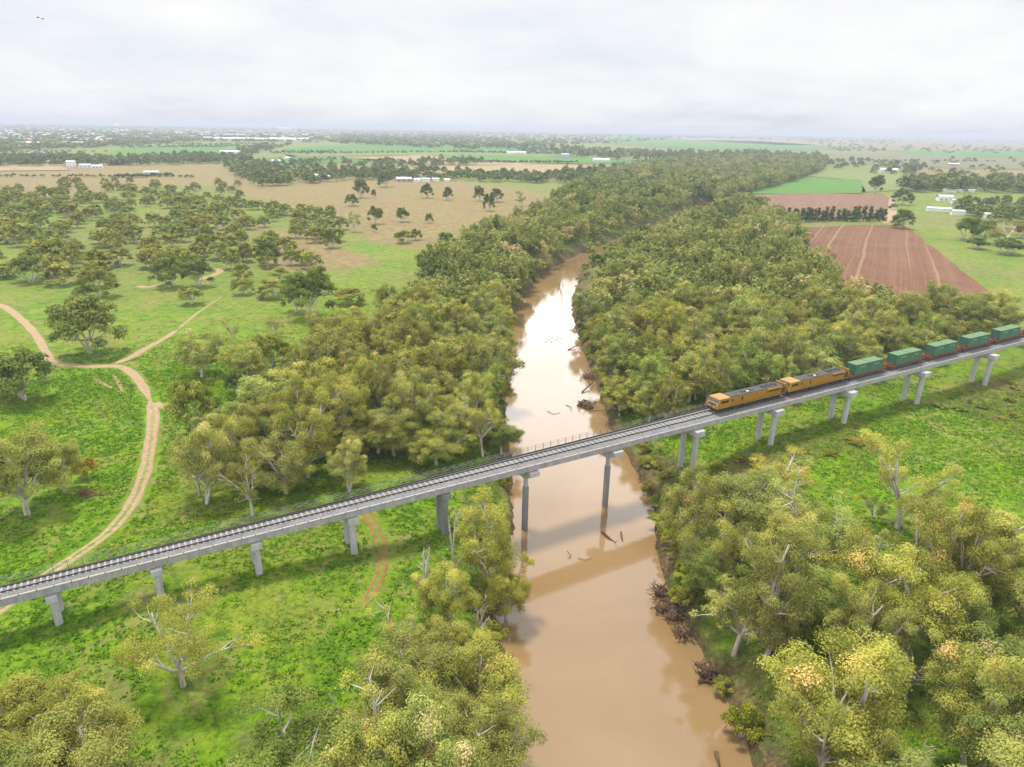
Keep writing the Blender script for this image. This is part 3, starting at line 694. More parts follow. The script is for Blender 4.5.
def wagon(loc, label):
    o = tag(empty('container_wagon', loc, TH), label, 'wagon', 'oxide red container wagons of the train'); Ln = 14.0
    f_ = MB(); f_.extrude_y([(.2, .95), (.2, .72), (2.6, .68), (3.4, .5), (Ln - 3.4, .5), (Ln - 2.6, .68), (Ln - .2, .72), (Ln - .2, .95)], -1.12, -.94)
    f_.extrude_y([(.2, .95), (.2, .72), (2.6, .68), (3.4, .5), (Ln - 3.4, .5), (Ln - 2.6, .68), (Ln - .2, .72), (Ln - .2, .95)], .94, 1.12)
    for x in (.2, 2.5, 5, 7, 9, 11.3, Ln - .45): f_.box(x, x + .25, -.94, .94, .7, .93)
    f_.box(.3, Ln - .3, -.2, .2, .66, .9); f_.build('frame', M['wagon'], o)
    for x in (.25, Ln - 1.75):
        e_ = MB(); e_.box(x, x + 1.5, -1.08, 1.08, .95, 1.04)
        e_.tube([(x + .2, -.95, 1.04), (x + .2, -.95, 1.6), (x + .2, .95, 1.6), (x + .2, .95, 1.04)], [.06] * 4, 4)
        e_.lathe([(.28, 1.04), (.28, 1.2)], (x + .9, 0), 10); e_.box(x + .5, x + 1.3, -.8, -.3, 1.04, 1.35, .03); e_.build('end_platform', M['wagon'], o)
    for x in (-.25, Ln - .2): MB().box(x, x + .45, -.12, .12, .6, .8).build('coupler', M['loco_black'], o)
    bogie(o, 1.9, .95, 2, 1.75, .40, 'wagon'); bogie(o, Ln - 1.9, .95, 2, 1.75, .40, 'wagon')
    return o
def container(loc, label):
    o = tag(empty('shipping_container', loc, TH), label, 'container', 'green containers riding on the train'); Ln = 4.68; w = 1.17; h = 2.28
    b_ = MB(); n = 44
    for sy in (-1, 1):
        pr = []
        for q_ in range(n + 1):
            x = .1 + (Ln - .2) * q_ / n; pr.append((x, sy * (w - (.035 if q_ % 4 in (1, 2) else 0))))
        vs = [(x, y, .1) for x, y in pr] + [(x, y, h - .06) for x, y in pr]
        b_.add(vs, [(i_, i_ + 1, n + 2 + i_, n + 1 + i_) if sy < 0 else (i_ + 1, i_, n + 1 + i_, n + 2 + i_) for i_ in range(n)])
    b_.add([(.08, -w, .1), (.08, w, .1), (.08, w, h - .06), (.08, -w, h - .06)], [(0, 3, 2, 1)]); b_.add([(Ln - .06, -w, .1), (Ln - .06, w, .1), (Ln - .06, w, h - .06), (Ln - .06, -w, h - .06)], [(0, 1, 2, 3)])
    b_.build('walls', M['cont_green'], o)
    MB().box(.06, Ln - .06, -w + .06, w - .06, h - .08, h - .01).build('roof', M['cont_roof'], o)
    f_ = MB()
    for x in (0, Ln - .14):
        for y in (-w - .02, w - .12): f_.box(x, x + .14, y, y + .14, 0, h)
    for y in (-w - .02, w - .10):
        f_.box(.14, Ln - .14, y, y + .12, 0, .14); f_.box(.14, Ln - .14, y, y + .12, h - .12, h)
    f_.build('corner_frame', M['cont_green'], o)
    d_ = MB()
    for y in (-.85, -.3, .3, .85): d_.tube([(-.0, y, .15), (-.0, y, h - .12)], [.025, .025], 5)
    d_.build('door_bars', M['cont_green'], o)
    for sy in (-1, 1):
        t_ = MB()
        for i_, x in enumerate((1.5, 1.72, 1.94, 2.16, 2.5, 2.72, 2.94, 3.16)): t_.box(x, x + .13 + .03 * (i_ % 2), sy * (w + .012) - .008, sy * (w + .012) + .008, 1.52, 1.72)
        for i_, x in enumerate((1.1, 1.22, 1.34, 1.46, 3.2, 3.32)): t_.box(x, x + .07, sy * (w + .012) - .008, sy * (w + .012) + .008, 1.16, 1.24)
        t_.build('lettering', M['letter'], o)
    return o
ords = ['first', 'second', 'third', 'fourth', 'fifth']
for k_, s in enumerate((149.2, 163.9, 178.6, 193.2, 207.8)):
    s += .0
    wagon(on_track(s), f'{ords[k_]} oxide red container wagon counted from the orange locomotives')
    for q_, e in enumerate((0, 4.75)):
        w_ = on_track(s + 2.25 + e); container((w_[0], w_[1], w_[2] + .96), f'green container on the {ords[k_]} wagon, the one {"nearer to" if q_ == 0 else "farther from"} the locomotives')
wagon(on_track(222.4), 'oxide red wagon at the tail of the visible train, cut off by the picture edge')

# ------------------------------------------------------------------ trees
def tree_arrays(seed, h, cr_, nleaf, lsize, style='gum', tn=7, tint0=.45):
    r = np.random.default_rng(seed); U = r.uniform
    TV, TQ = [], []; nb = 0
    def tube(p, rd, n=tn):
        nonlocal nb
        V_, Q_ = tube_arr(np.array(p), np.array(rd), n); TV.append(V_); TQ.append(Q_ + nb); nb += len(V_)
    clumps = []
    def branch(p0, d, ln, r0, r1, n=5, up=.12, jit=.18):
        pts = [np.array(p0, float)]; d = np.array(d, float); d /= np.linalg.norm(d)
        for k_ in range(n):
            d = d + np.array([U(-jit, jit), U(-jit, jit), U(-jit, jit) + up]); d /= np.linalg.norm(d); pts.append(pts[-1] + d * ln / n)
        tube(pts, np.linspace(r0, r1, n + 1)); return pts, d
    r0 = .020 * h + .10
    if style in ('gum', 'sparse', 'dead', 'open'):
        nst = 1 if style != 'gum' else int(r.choice([1, 1, 2])); fork = h * U(.14, .26)
        starts = []
        for k_ in range(nst):
            a_ = U(0, 6.28); lean = U(.05, .22) if nst == 1 else U(.2, .35)
            pts, d = branch((0, 0, -.4), (math.cos(a_) * lean, math.sin(a_) * lean, 1), fork + .4, r0 * (1 if nst == 1 else .75), r0 * .7, 4, .05, .08); starts.append((pts[-1], d))
        nl = int(r.integers(5, 8)); a0_ = U(0, 6.28)
        for k_ in range(nl):
            p, d = starts[k_ % nst]; a_ = a0_ + 6.283 * k_ / nl + U(-.4, .4); el = U(.25, 1.2) if k_ else 1.45
            rr = cr_ * U(.45, .85) * math.cos(el * .55); dz_ = (h - p[2]) * (U(.18, .5) if k_ % 2 else U(.6, .88))
            dv = np.array([math.cos(a_) * rr, math.sin(a_) * rr, dz_]); ln = np.linalg.norm(dv)
            pts, dd = branch(p, dv / ln + np.array([0, 0, -.10]), ln, r0 * U(.52, .72), r0 * .26, 6, .03, .20)
            ends = [(pts[-1], dd)]
            for tt in (2, 3, 4, 5):
                for _ in range(2 if style != 'dead' else 1):
                    a2 = a_ + U(-1.5, 1.5); d2 = np.array([math.cos(a2), math.sin(a2), U(.05, .9)])
                    bp, bd = branch(pts[tt], d2, cr_ * U(.28, .5), r0 * .24, r0 * .07, 4, .08, .3); ends.append((bp[-1], bd))
                    if r.random() < .5: 
                        b3, _d = branch(bp[2], np.array([U(-1, 1), U(-1, 1), U(0, 1)]), cr_ * U(.15, .3), r0 * .08, r0 * .03, 3, .05, .3); ends.append((b3[-1], _d))
            for e, _d in ends: clumps.append((e, cr_ * U(.15, .27) * (.9 if style == 'sparse' else 1)))
        if style == 'gum':
            tops = [c_[0] for c_ in clumps]
            for k_ in range(26):
                a_ = U(0, 6.283); ph = math.asin(U(-.75, .9)); q_ = U(.55, .85)
                e = np.array([math.cos(a_) * math.cos(ph) * cr_ * q_, math.sin(a_) * math.cos(ph) * cr_ * q_, h * (.50 + .44 * math.sin(ph) * q_ * 1.1)])
                if k_ % 3 == 0: tube([np.array([0, 0, max(h * .15, e[2] * .5)]), e * [.5, .5, .85], e], [r0 * .28, r0 * .16, r0 * .05])
                clumps.append((e, cr_ * U(.20, .34)))
        clumps = [c_ for c_ in clumps if r.random() < (.6 if style == 'sparse' else .84)]
        if style == 'open': clumps = [(e_, q_ * .82) for e_, q_ in clumps]
        zsq = .8 if style == 'open' else 1.05
    elif style == 'round':      # broad paddock tree with a low full crown
        nst = int(r.integers(2, 4))
        for k_ in range(nst):
            a_ = U(0, 6.28); branch((0, 0, -.4), (math.cos(a_) * .5, math.sin(a_) * .5, 1), h * .6, r0 * .8, r0 * .25, 5, .05, .15)
        for k_ in range(46):
            a_ = U(0, 6.28); q_ = math.sqrt(U(0, 1)); rr = q_ * cr_ * .82
            z = h * (.16 + .66 * math.sqrt(max(0, 1 - q_ * q_)) * U(.6, 1.05)) + U(-.05, .03) * h
            c_ = np.array([rr * math.cos(a_), rr * math.sin(a_), z]); clumps.append((c_, cr_ * U(.2, .3)))
            if k_ % 5 == 0: tube([np.array([0, 0, h * .2]), c_ * .5 + [0, 0, h * .08], c_], [r0 * .4, r0 * .25, r0 * .06])
        zsq = .75
    elif style == 'bush':
        for k_ in range(5): a_ = U(0, 6.28); branch((0, 0, -.2), (math.cos(a_) * .9, math.sin(a_) * .9, 1), h * .7, .07, .02, 3)
        for k_ in range(18):
            a_ = U(0, 6.28); q_ = math.sqrt(U(0, 1)); rr = q_ * cr_ * .75; z = h * (.16 + .58 * math.sqrt(1 - q_ * q_) * U(.5, 1))
            clumps.append((np.array([rr * math.cos(a_), rr * math.sin(a_), z]), cr_ * U(.24, .38)))
        zsq = .8
    elif style == 'column':     # dense conifer-like hedge tree
        branch((0, 0, -.3), (0, 0, 1), h * .9, .25, .05, 4, 0, .03)
        for k_ in range(34):
            f_ = U(.08, 1); rr = cr_ * (1 - f_ * .75) * U(.3, .8); a_ = U(0, 6.28)
            clumps.append((np.array([rr * math.cos(a_), rr * math.sin(a_), h * f_ * .95]), cr_ * U(.25, .38)))
        zsq = .9
    LV = LT = None
    if style != 'dead' and nleaf:
        C_ = np.array([c_[0] for c_ in clumps]); Rr = np.array([c_[1] for c_ in clumps])
        w = Rr ** 2; pick = r.choice(len(C_), nleaf, p=w / w.sum())
        dirs = r.normal(size=(nleaf, 3)); dirs /= np.linalg.norm(dirs, axis=1)[:, None]
        low = dirs[:, 2] < -.2; dirs[low, 2] *= np.where(r.random(low.sum()) < .6, -1, 1)
        rr = r.random(nleaf) ** .30 * (1 + r.normal(0, .10, nleaf))
        sub = r.normal(size=(len(C_), 5, 3)); sub /= np.linalg.norm(sub, axis=2)[:, :, None]; sub[:, :, 2] = np.abs(sub[:, :, 2])
        sc_ = np.array([1, 1, zsq])
        # each clump is lumpy: leaves gather round five knobs
        kn = sub[pick, r.integers(0, 5, nleaf)]
        off = (kn * .55 + dirs * rr[:, None] * .62) * Rr[pick][:, None] * sc_
        c0 = C_[pick] + off
        nrm = dirs * .8 + kn * .5 + r.normal(0, .34, (nleaf, 3)) + np.array([0, 0, .22]); nrm /= np.linalg.norm(nrm, axis=1)[:, None]
        ax = r.normal(0, .7, (nleaf, 3)) + np.array([0, 0, -1.0]); ax -= nrm * (ax * nrm).sum(1)[:, None]; ax /= np.linalg.norm(ax, axis=1)[:, None] + 1e-9
        bx_ = np.cross(nrm, ax); L_ = lsize * r.uniform(.45, 1.35, nleaf)[:, None]; W_ = L_ * .52
        LV = np.stack([c0 - ax * L_ * .5, c0 + bx_ * W_ * .5 + nrm * L_ * .06, c0 + ax * L_ * .5, c0 - bx_ * W_ * .5 + nrm * L_ * .06], 1).reshape(-1, 3)
        cb_ = tint0 + r.normal(0, .10, len(C_)); odd = r.random(len(C_)) < .022; cb_[odd] += .32
        LT = np.clip(cb_[pick] + (kn[:, 2] * .08) + r.normal(0, .06, nleaf), 0, 1)
    TVa = np.concatenate(TV); TQa = np.concatenate(TQ)
    return dict(tv=TVa, tq=TQa, lv=LV, lt=LT, h=h, r=cr_)
def tree_meshes(a, name, bark='bark', leaf='leaf'):
    tr = raw_mesh(name + '_trunk', a['tv'], a['tq'], None, True, None, [M[bark]])
    cr_ = None
    if a['lv'] is not None:
        n = len(a['lv']) // 4; cr_ = raw_mesh(name + '_crown', a['lv'], np.arange(n * 4).reshape(n, 4), None, False, [('tint', 'FACE', a['lt'])], [M[leaf]])
    return dict(trunk=tr, crown=cr_, h=a['h'], r=a['r'])
def place_tree(kind, proto, x, y, hgt, wid, label, cat='tree', group=None, color=(1, 1, 1), rz=None, z=None, tilt=0):
    o = empty(kind, (x, y, (H1(x, y) if z is None else z)), rng.uniform(0, 6.28) if rz is None else rz)
    o.rotation_euler = (tilt, 0, o.rotation_euler[2])
    sx = wid / (2 * proto['r']); sz = hgt / proto['h']; o.scale = (sx, sx, sz)
    tag(o, label, cat, group)
    for part in ('trunk', 'crown'):
        if proto[part] is not None:
            c = link(part, proto[part], o)
            if part == 'crown': c.color = (*color, 1)
    return o
def pxm(x, y, z=0):
    d = y * cp + (CAMZ - z) * sp; return FPX / d

print('protos')
gumN = [tree_meshes(tree_arrays(100 + k, 16, 6.2, 38000, .27, 'gum', 7, .52), 'gum_near') for k in range(10)]
gumX = [tree_meshes(tree_arrays(160 + k, 16, 6.2, 44000, .235, 'gum', 8, .50), 'gum_closest') for k in range(5)]
gumM = [tree_meshes(tree_arrays(200 + k, 16, 6.2, 12500, .43, 'gum', 5, .52), 'gum_mid') for k in range(9)]
gumF = [tree_meshes(tree_arrays(300 + k, 15, 6.2, 2300, .95, 'gum', 4, .46), 'gum_far') for k in range(6)]
rndM = [tree_meshes(tree_arrays(400 + k, 10, 6, 9000, .50, 'round', 5, .34), 'paddock') for k in range(5)]
rndF = [tree_meshes(tree_arrays(430 + k, 10, 5.5, 2200, .95, 'round', 4, .30), 'paddock_far') for k in range(5)]
bigT = [tree_meshes(tree_arrays(783, 13, 8, 17000, .22, 'open', 8, .52), 'spreading')]
sprN = [tree_meshes(tree_arrays(500 + k, 15, 6, 10500, .24, 'sparse', 7, .54), 'sparse') for k in range(3)]
bushN = [tree_meshes(tree_arrays(520 + k, 3, 2.2, 4200, .24, 'bush', 5, .40), 'bush') for k in range(4)]
colN = [tree_meshes(tree_arrays(540 + k, 9, 3, 2600, .6, 'column', 4, .15), 'conifer', 'darkbark') for k in range(4)]
deadN = [tree_meshes(tree_arrays(560 + k, 13, 5, 0, .3, 'dead', 7), 'dead', 'deadbark') for k in range(3)]

DG = (.55, .66, .62); OL = (1, 1, 1); YL = (1.18, 1.12, .75); GRN = (.80, .98, .62); BLU = (.80, .90, .98); BRN = (1.05, .82, .62)
taken = []       # placed positions with crown radius
def from_px(u, v, wpx, hpx):
    x, y = P(u, v, 0); z = H1(x, y); x, y = P(u, v, z); s_ = pxm(x, y, z)
    return x, y, wpx / s_, hpx / (s_ * cp) * .97
# isolated trees: base pixel, crown width, height in pixels, prototype family, colour, label
ISO = [
 (92, 353, 74, 66, 'r', (.85, .9, .85), 'paddock_tree', 'broad dense olive tree enclosed by the bend where the pale dirt road turns'),
 (26, 400, 68, 56, 'r', (.72, .84, .72), 'paddock_tree', 'dark rounded tree cluster south of the pale dirt road near the picture edge'),
 (-2, 396, 40, 46, 'r', (.72, .84, .72), 'paddock_tree', 'dark tree half cut by the picture edge below the pale dirt road'),
 (202, 377, 54, 50, 'g', (.9, .95, .8), 'paddock_tree', 'olive tree with forked pale trunk standing alone above the dirt road spur'),
 (195, 432, 54, 60, 'r', (.95, .98, .65), 'paddock_tree', 'yellow olive tree with dark underside at the end of the dirt road spur'),
 (28, 515, 92, 88, 'g', (.85, .88, .7), 'paddock_tree', 'wide olive gum with white limbs on the meadow near the bare red patch'),
 (66, 492, 52, 62, 'g', (.9, .92, .7), 'paddock_tree', 'olive gum with reddish trunk beside the orange tinted shrub'),
 (312, 318, 56, 58, 'r', (.66, .80, .62), 'paddock_tree', 'tall dark green tree with a low side crown on the meadow'),
 (296, 312, 30, 34, 'r', (.75, .85, .72), 'paddock_tree', 'low side crown leaning against the tall dark green meadow tree'),
 (170, 287, 38, 36, 'r', (.72, .80, .72), 'paddock_tree', 'grey green tree, wider of the pair by the bare earth patch'),
 (199, 287, 34, 32, 'r', (.66, .74, .68), 'paddock_tree', 'grey green tree, smaller of the pair by the bare earth patch'),
 (100, 297, 42, 34, 'r', (.92, .88, .62), 'paddock_tree', 'brownish olive tree in the middle of the green meadow'),
 (84, 298, 22, 14, 'b', (.6, .66, .58), 'shrub', 'low dark shrub at the foot of the brownish meadow tree'),
 (32, 282, 44, 32, 'r', (.66, .74, .66), 'paddock_tree', 'dark grey green tree at the edge of the woodland'),
 (268, 265, 27, 26, 'r', (.42, .56, .48), 'paddock_tree', 'small very dark round tree in the tan grass'),
 (275, 335, 28, 21, 's', (.85, .75, .68), 'shrub', 'grey brown twiggy shrub alone on the meadow'),
 (233, 341, 18, 26, 's', (1, 1, .85), 'shrub', 'thin sparse sapling on the meadow'),
 (252, 388, 44, 52, 'g', (.92, .95, .7), 'paddock_tree', 'olive tree leaning over a smaller one at the grove edge'),
 (270, 372, 50, 44, 'r', (.95, .92, .55), 'paddock_tree', 'yellow brown domed tree at the grove edge'),
 (240, 398, 30, 34, 'r', (.6, .74, .55), 'paddock_tree', 'small dark tree beneath the yellow domed one'),
 (183, 685, 128, 100, 'big', (1.05, 1.0, .68), 'gum_tree', 'big lone gum with bare forked white limbs between the bridge and the bottom corner'),
 (897, 528, 92, 108, 's', (1.1, 1.05, .8), 'gum_tree', 'tall thin crowned gum with several white stems on the bright meadow by the train'),
 (872, 520, 34, 34, 's', (.7, .8, .68), 'gum_tree', 'grey green sapling beside the tall white stemmed gum'),
 (932, 534, 50, 34, 's', (.72, .82, .66), 'gum_tree', 'loose grey green tree under the tall white stemmed gum'),
 (776, 500, 80, 52, 's', (1.15, .98, .62), 'gum_tree', 'tan flowering tree near the pier beneath the leading locomotive'),
 (875, 194, 17, 21, 'r', (.45, .6, .5), 'paddock_tree', 'dark round tree standing alone at the corner of the crop field'),
 (902, 205, 22, 18, 'r', (.5, .62, .55), 'paddock_tree', 'upper of two dark trees beside the end of the pine windbreak'),
 (902, 229, 24, 22, 'r', (.62, .74, .6), 'paddock_tree', 'lower of two dark trees beside the end of the pine windbreak'),
 (893, 210, 9, 7, 'b', (.5, .62, .55), 'shrub', 'small bush next to the pale track past the windbreak'),
 (966, 240, 36, 25, 'r', (.45, .62, .42), 'paddock_tree', 'dark green tree beside the leafless grey tree at the picture edge'),
 (976, 249, 26, 13, 'b', (.38, .52, .40), 'shrub', 'dark shrub in front of the leafless grey tree'),
 (1004, 245, 48, 26, 's', (.8, .66, .62), 'bare_tree', 'wide leafless grey brown tree among dark evergreens'),
 (1006, 254, 38, 18, 'r', (.5, .62, .42), 'paddock_tree', 'dark green dome below the leafless grey tree'),
 (984, 236, 26, 18, 'r', (.62, .8, .42), 'paddock_tree', 'bright green tree behind the leafless grey tree'),
 (1022, 238, 24, 22, 'r', (.42, .56, .36), 'paddock_tree', 'darkest evergreen touching the picture edge'),
 (386, 187, 17, 17, 'r', (.5, .6, .52), 'paddock_tree', 'dark tree beside the farmhouse with the blue grey roof'),
 (427, 198, 14, 16, 'r', (.48, .6, .5), 'paddock_tree', 'dark vase shaped tree below the farmhouse sheds'),
 (448, 200, 11, 14, 'r', (.48, .6, .48), 'paddock_tree', 'small dark tree on the tan paddock below the farmhouse sheds'),
 (479, 201, 13, 17, 'r', (.52, .62, .5), 'paddock_tree', 'slim dark tree near the middle of the tan paddock'),
 (489, 211, 13, 19, 'r', (.48, .58, .46), 'paddock_tree', 'tall narrow dark tree at the lower side of the tan paddock'),
 (497, 202, 16, 15, 'r', (.52, .62, .5), 'paddock_tree', 'dark tree nearest the river woods on the tan paddock'),
 (521, 206, 15, 15, 's', (.62, .6, .52), 'paddock_tree', 'thin brown tree on the bare red earth'),
 (361, 198, 18, 20, 'r', (.48, .58, .5), 'paddock_tree', 'tall dark tree at the edge of the tan paddock'),
 (352, 206, 15, 13, 'r', (.5, .6, .5), 'paddock_tree', 'squat dark tree below the taller one at the paddock edge'),
 (374, 197, 6, 8, 'r', (.5, .6, .5), 'paddock_tree', 'tiny bushy tree on the tan paddock'),
 (376, 224, 18, 20, 'r', (.6, .68, .5), 'paddock_tree', 'olive tree with visible trunk on the lower tan paddock'),
 (403, 222, 16, 16, 'r', (.58, .66, .48), 'paddock_tree', 'round olive tree on the lower tan paddock'),
 (429, 223, 9, 11, 'r', (.6, .7, .5), 'paddock_tree', 'small olive tree right of the round one on the lower paddock'),
 (354, 232, 18, 22, 's', (.75, .78, .55), 'paddock_tree', 'loose olive tree with pale trunk on the lower paddock'),
 (374, 232, 7, 9, 'b', (.6, .72, .5), 'shrub', 'small shrub under the olive tree with visible trunk'),
 (446, 248, 21, 17, 'r', (.62, .7, .48), 'paddock_tree', 'dark olive tree at the edge of the dense river woods'),
 (404, 243, 24, 14, 'r', (.7, .7, .5), 'paddock_tree', 'low brownish tree on the lower paddock'),
 (416, 240, 14, 12, 'r', (.65, .7, .5), 'paddock_tree', 'low tree touching the brownish one on the lower paddock'),
 (332, 248, 20, 20, 'r', (.7, .74, .5), 'paddock_tree', 'olive tree at the woodland edge above the dark round tree'),
 (486, 592, 70, 98, 'g', (1.05, 1.02, .7), 'gum_tree', 'big yellow olive gum standing at the waterline between the bridge and its reflection'),
 (506, 622, 54, 76, 'g', (1.0, .92, .62), 'gum_tree', 'brownish olive gum leaning over the bridge reflection'),
 (448, 628, 60, 74, 'g', (1.1, 1.05, .75), 'gum_tree', 'olive gum beneath the bleached dead tree by the bridge'),
 (405, 668, 64, 80, 's', (.95, 1, .8), 'gum_tree', 'loose olive gum at the meadow edge of the downstream grove'),
 (75, 430, 1, 1, None, None, None, None),
]
for (u, v, w_, h_, fam, colr, kind, lab) in ISO:
    if fam is None: continue
    x, y, w, h = from_px(u, v, w_, h_); dist = math.hypot(x, y)
    pool = {'big': bigT, 'r': (bushN if h_ < w_ * .78 and w_ < 60 else rndM) if w_ > 15 else rndF, 'g': gumN if dist < 150 else gumM, 's': sprN, 'b': bushN}[fam]
    place_tree(kind, pool[int(rng.integers(len(pool)))], x, y, h, w, lab, 'tree' if kind != 'shrub' else 'shrub', None, tuple(1.15 * q for q in colr), z=H1(x, y))
    taken.append((x, y, w * .42))

# dead trees with bleached limbs
DEAD = [(455, 590, 32, 96, 'tallest bleached dead tree reaching up before the bridge pier by the river'), (425, 592, 34, 60, 'bare pale dead tree between the bridge and the downstream grove'), (560, 290, 14, 26, 'bleached dead tree at the far river bend'),
        (588, 758, 1, 1, None), (905, 800, 60, 80, 'white dead tree rising through the grove near the bottom edge'), (480, 640, 34, 66, 'leaning bleached snag at the water side of the downstream grove'), (340, 742, 40, 60, 'white bare snag inside the downstream grove'), (905, 700, 44, 70, 'white dead limbs in the middle of the bank grove')]
for k_, (u, v, w_, h_, lab) in enumerate(DEAD):
    if not lab: continue
    x, y, w, h = from_px(u, v, w_, h_); place_tree('dead_tree', deadN[k_ % 3], x, y, h, w, lab, 'dead tree'); taken.append((x, y, 2.6))

# dense stands, as regions of ground
A_in = [(196, 538), (250, 522), (300, 508), (345, 498), (440, 474), (520, 452), (505, 400), (512, 340), (520, 305), (560, 268), (612, 238), (680, 208), (740, 196), (800, 180), (824, 170), (820, 160), (700, 160), (620, 172), (575, 190), (545, 215), (500, 232), (465, 250), (430, 268), (408, 300), (375, 330), (330, 352), (300, 380), (285, 400), (245, 420), (196, 455)]
D_in = [(592, 300), (600, 272), (640, 250), (700, 222), (745, 206), (760, 216), (795, 232), (800, 268), (850, 306), (900, 318), (960, 327), (1000, 332), (1004, 340), (930, 356), (850, 382), (780, 396), (720, 412), (655, 428), (628, 420), (614, 392), (600, 350), (584, 318)]
E_in = [(668, 548), (700, 530), (760, 532), (800, 560), (850, 585), (905, 588), (960, 580), (1030, 600), (1120, 650), (1250, 800), (1300, 1150), (900, 1150), (835, 900), (802, 790), (792, 730), (764, 690), (746, 650), (706, 608)]
B_in = [(400, 600), (438, 545), (515, 520), (525, 560), (512, 600), (512, 650), (526, 700), (528, 800), (528, 1000), (400, 1100), (340, 980), (282, 810), (285, 745), (310, 722), (330, 690), (372, 650)]
C_in = [(0, 760), (50, 746), (104, 762), (122, 830), (80, 900), (-60, 900), (-120, 780), (-40, 730)]
W1_in = [(-80, 190), (0, 192), (70, 196), (110, 208), (175, 200), (236, 208), (262, 232), (300, 256), (268, 262), (262, 262), (225, 275), (190, 272), (130, 280), (90, 290), (40, 292), (-90, 306)]
W1b_in = [(236, 206), (300, 208), (345, 222), (340, 250), (300, 250), (262, 232)]
holes = [PP(h_) for h_ in ([(655, 266), (690, 266), (690, 276), (655, 280)], [(597, 318), (616, 318), (624, 336), (604, 340)], [(345, 268), (372, 262), (380, 290), (352, 296)], [(860, 600), (885, 596), (900, 615), (880, 625)], [(725, 655), (755, 640), (785, 680), (775, 712), (745, 705)], [(800, 650), (850, 645), (858, 680), (815, 695)])]
cand = []     # (x, y, h, w, region)
def scatter(region_px, spacing, hr, wr, reg, jit=.42, keep=1.0, growth=0):
    poly = PP(region_px); xs = [p[0] for p in poly]; ys = [p[1] for p in poly]
    gx = np.arange(min(xs), max(xs), spacing); gy = np.arange(min(ys), max(ys), spacing * .87)
    X, Y = np.meshgrid(gx, gy); X = X + (np.arange(len(gy)) % 2)[:, None] * spacing / 2
    X = (X + rng.uniform(-jit, jit, X.shape) * spacing).ravel(); Y = (Y + rng.uniform(-jit, jit, Y.shape) * spacing).ravel()
    k_ = inside(X, Y, poly) & (rng.random(X.shape) < keep)
    for h_ in holes: k_ &= ~inside(X, Y, h_)
    if reg == 'W': k_ &= fbm(X, Y, 48, 88, 2) > .40
    X, Y = X[k_], Y[k_]; sd_ = sdist(X, Y, RIVER); ok = sd_ > .8; X, Y, sd_ = X[ok], Y[ok], sd_[ok]
    # keep clear of the deck
    s_ = (X - BO[0]) * BX[0] + (Y - BO[1]) * BX[1]; t_ = (X - BO[0]) * BN[0] + (Y - BO[1]) * BN[1]
    for x, y, sdd, tt in zip(X, Y, sd_, t_):
        h = rng.uniform(*hr); w = rng.uniform(*wr); w = min(w, 2 * (sdd + 2.6)) if sdd < 5 else w
        if growth: q_ = math.hypot(x, y) / growth; h *= q_; w *= q_
        if -w * .5 - 3.2 < tt < w * .5 + 4.6: 
            if -5 < tt < 5.4: continue
            w = min(w, 2 * (abs(tt - 1) - 3.0)); h = min(h, 9.5)
            if w < 3: continue
        if reg == 'A' and 0 < tt < 24: h *= .62 + .38 * tt / 24
        if any((x - a) ** 2 + (y - b) ** 2 < (c + w * .25) ** 2 for a, b, c in taken): continue
        cand.append((x, y, h, w, reg, sdd))
scatter(A_in, 7.4, (7, 16), (7, 14), 'A', keep=.95); scatter(D_in, 7.6, (8, 16.5), (7.5, 14), 'D', keep=.94)
scatter(E_in, 6.6, (10, 18), (8.5, 14.5), 'E', keep=.88); scatter(B_in, 6.0, (8.5, 15), (7.5, 13), 'B'); scatter(C_in, 6.2, (10, 14), (9, 13), 'C')
scatter(W1_in, 17.5, (7.0, 11), (8, 14.5), 'W', keep=.9); scatter(W1b_in, 17, (7, 10), (8, 13), 'W', keep=.8); scatter([(262, 262), (300, 256), (345, 250), (345, 268), (300, 290), (250, 300), (225, 285)], 24, (6, 9), (7, 11), 'W', keep=.7); scatter([(60, 262), (200, 250), (262, 262), (340, 262), (360, 300), (330, 318), (230, 312), (130, 308), (60, 304)], 22, (6, 10), (7, 12), 'W', keep=.7); scatter([(40, 182), (240, 186), (250, 206), (110, 206), (40, 196)], 26, (7, 10), (8, 13), 'W', keep=.7)
def project(x, y, z):
    d = Vector((x, y, z - CAMZ)); Z = d.dot(FW); return 512 + FPX * d.dot(IX) / Z, 383.5 - FPX * d.dot(IY) / Z, Z
vis_c, rest_c = [], []
for c in cand:
    u, v, Z = project(c[0], c[1], c[2] * .6)
    if Z < 5: continue
    m_ = c[3] * .5 * FPX / Z
    if u < -m_ or u > 1024 + m_ or v > 767 + m_ * 1.3 or c[0] ** 2 + c[1] ** 2 < 28 ** 2: continue
    vis_c.append((FPX / Z, u, v, c))
vis_c.sort(key=lambda q: -q[0])
NG = 300; N_W = 60
wood = [q for q in vis_c if q[3][4] == 'W']; wood_rest = wood[240:]; wood = wood[:240]; gum = [q for q in vis_c if q[3][4] != 'W']
print('candidates', len(vis_c), len(wood_rest), 'wood', len(wood), 'gum', len(gum))
where = {'A': 'upstream grove on the meadow bank', 'D': 'wood behind the train', 'E': 'downstream grove on the train bank', 'B': 'downstream grove on the meadow bank', 'C': 'small clump in the bottom corner', 'W': 'in the open woodland beyond the meadow'}
tone = [((1, 1, .92), 'olive'), ((1.10, 1.06, .76), 'yellowish'), ((.80, .94, .74), 'dark green'), ((.95, 1.04, 1.0), 'grey green'), ((.86, .84, .60), 'brownish'), ((1.18, 1.14, .92), 'pale')]
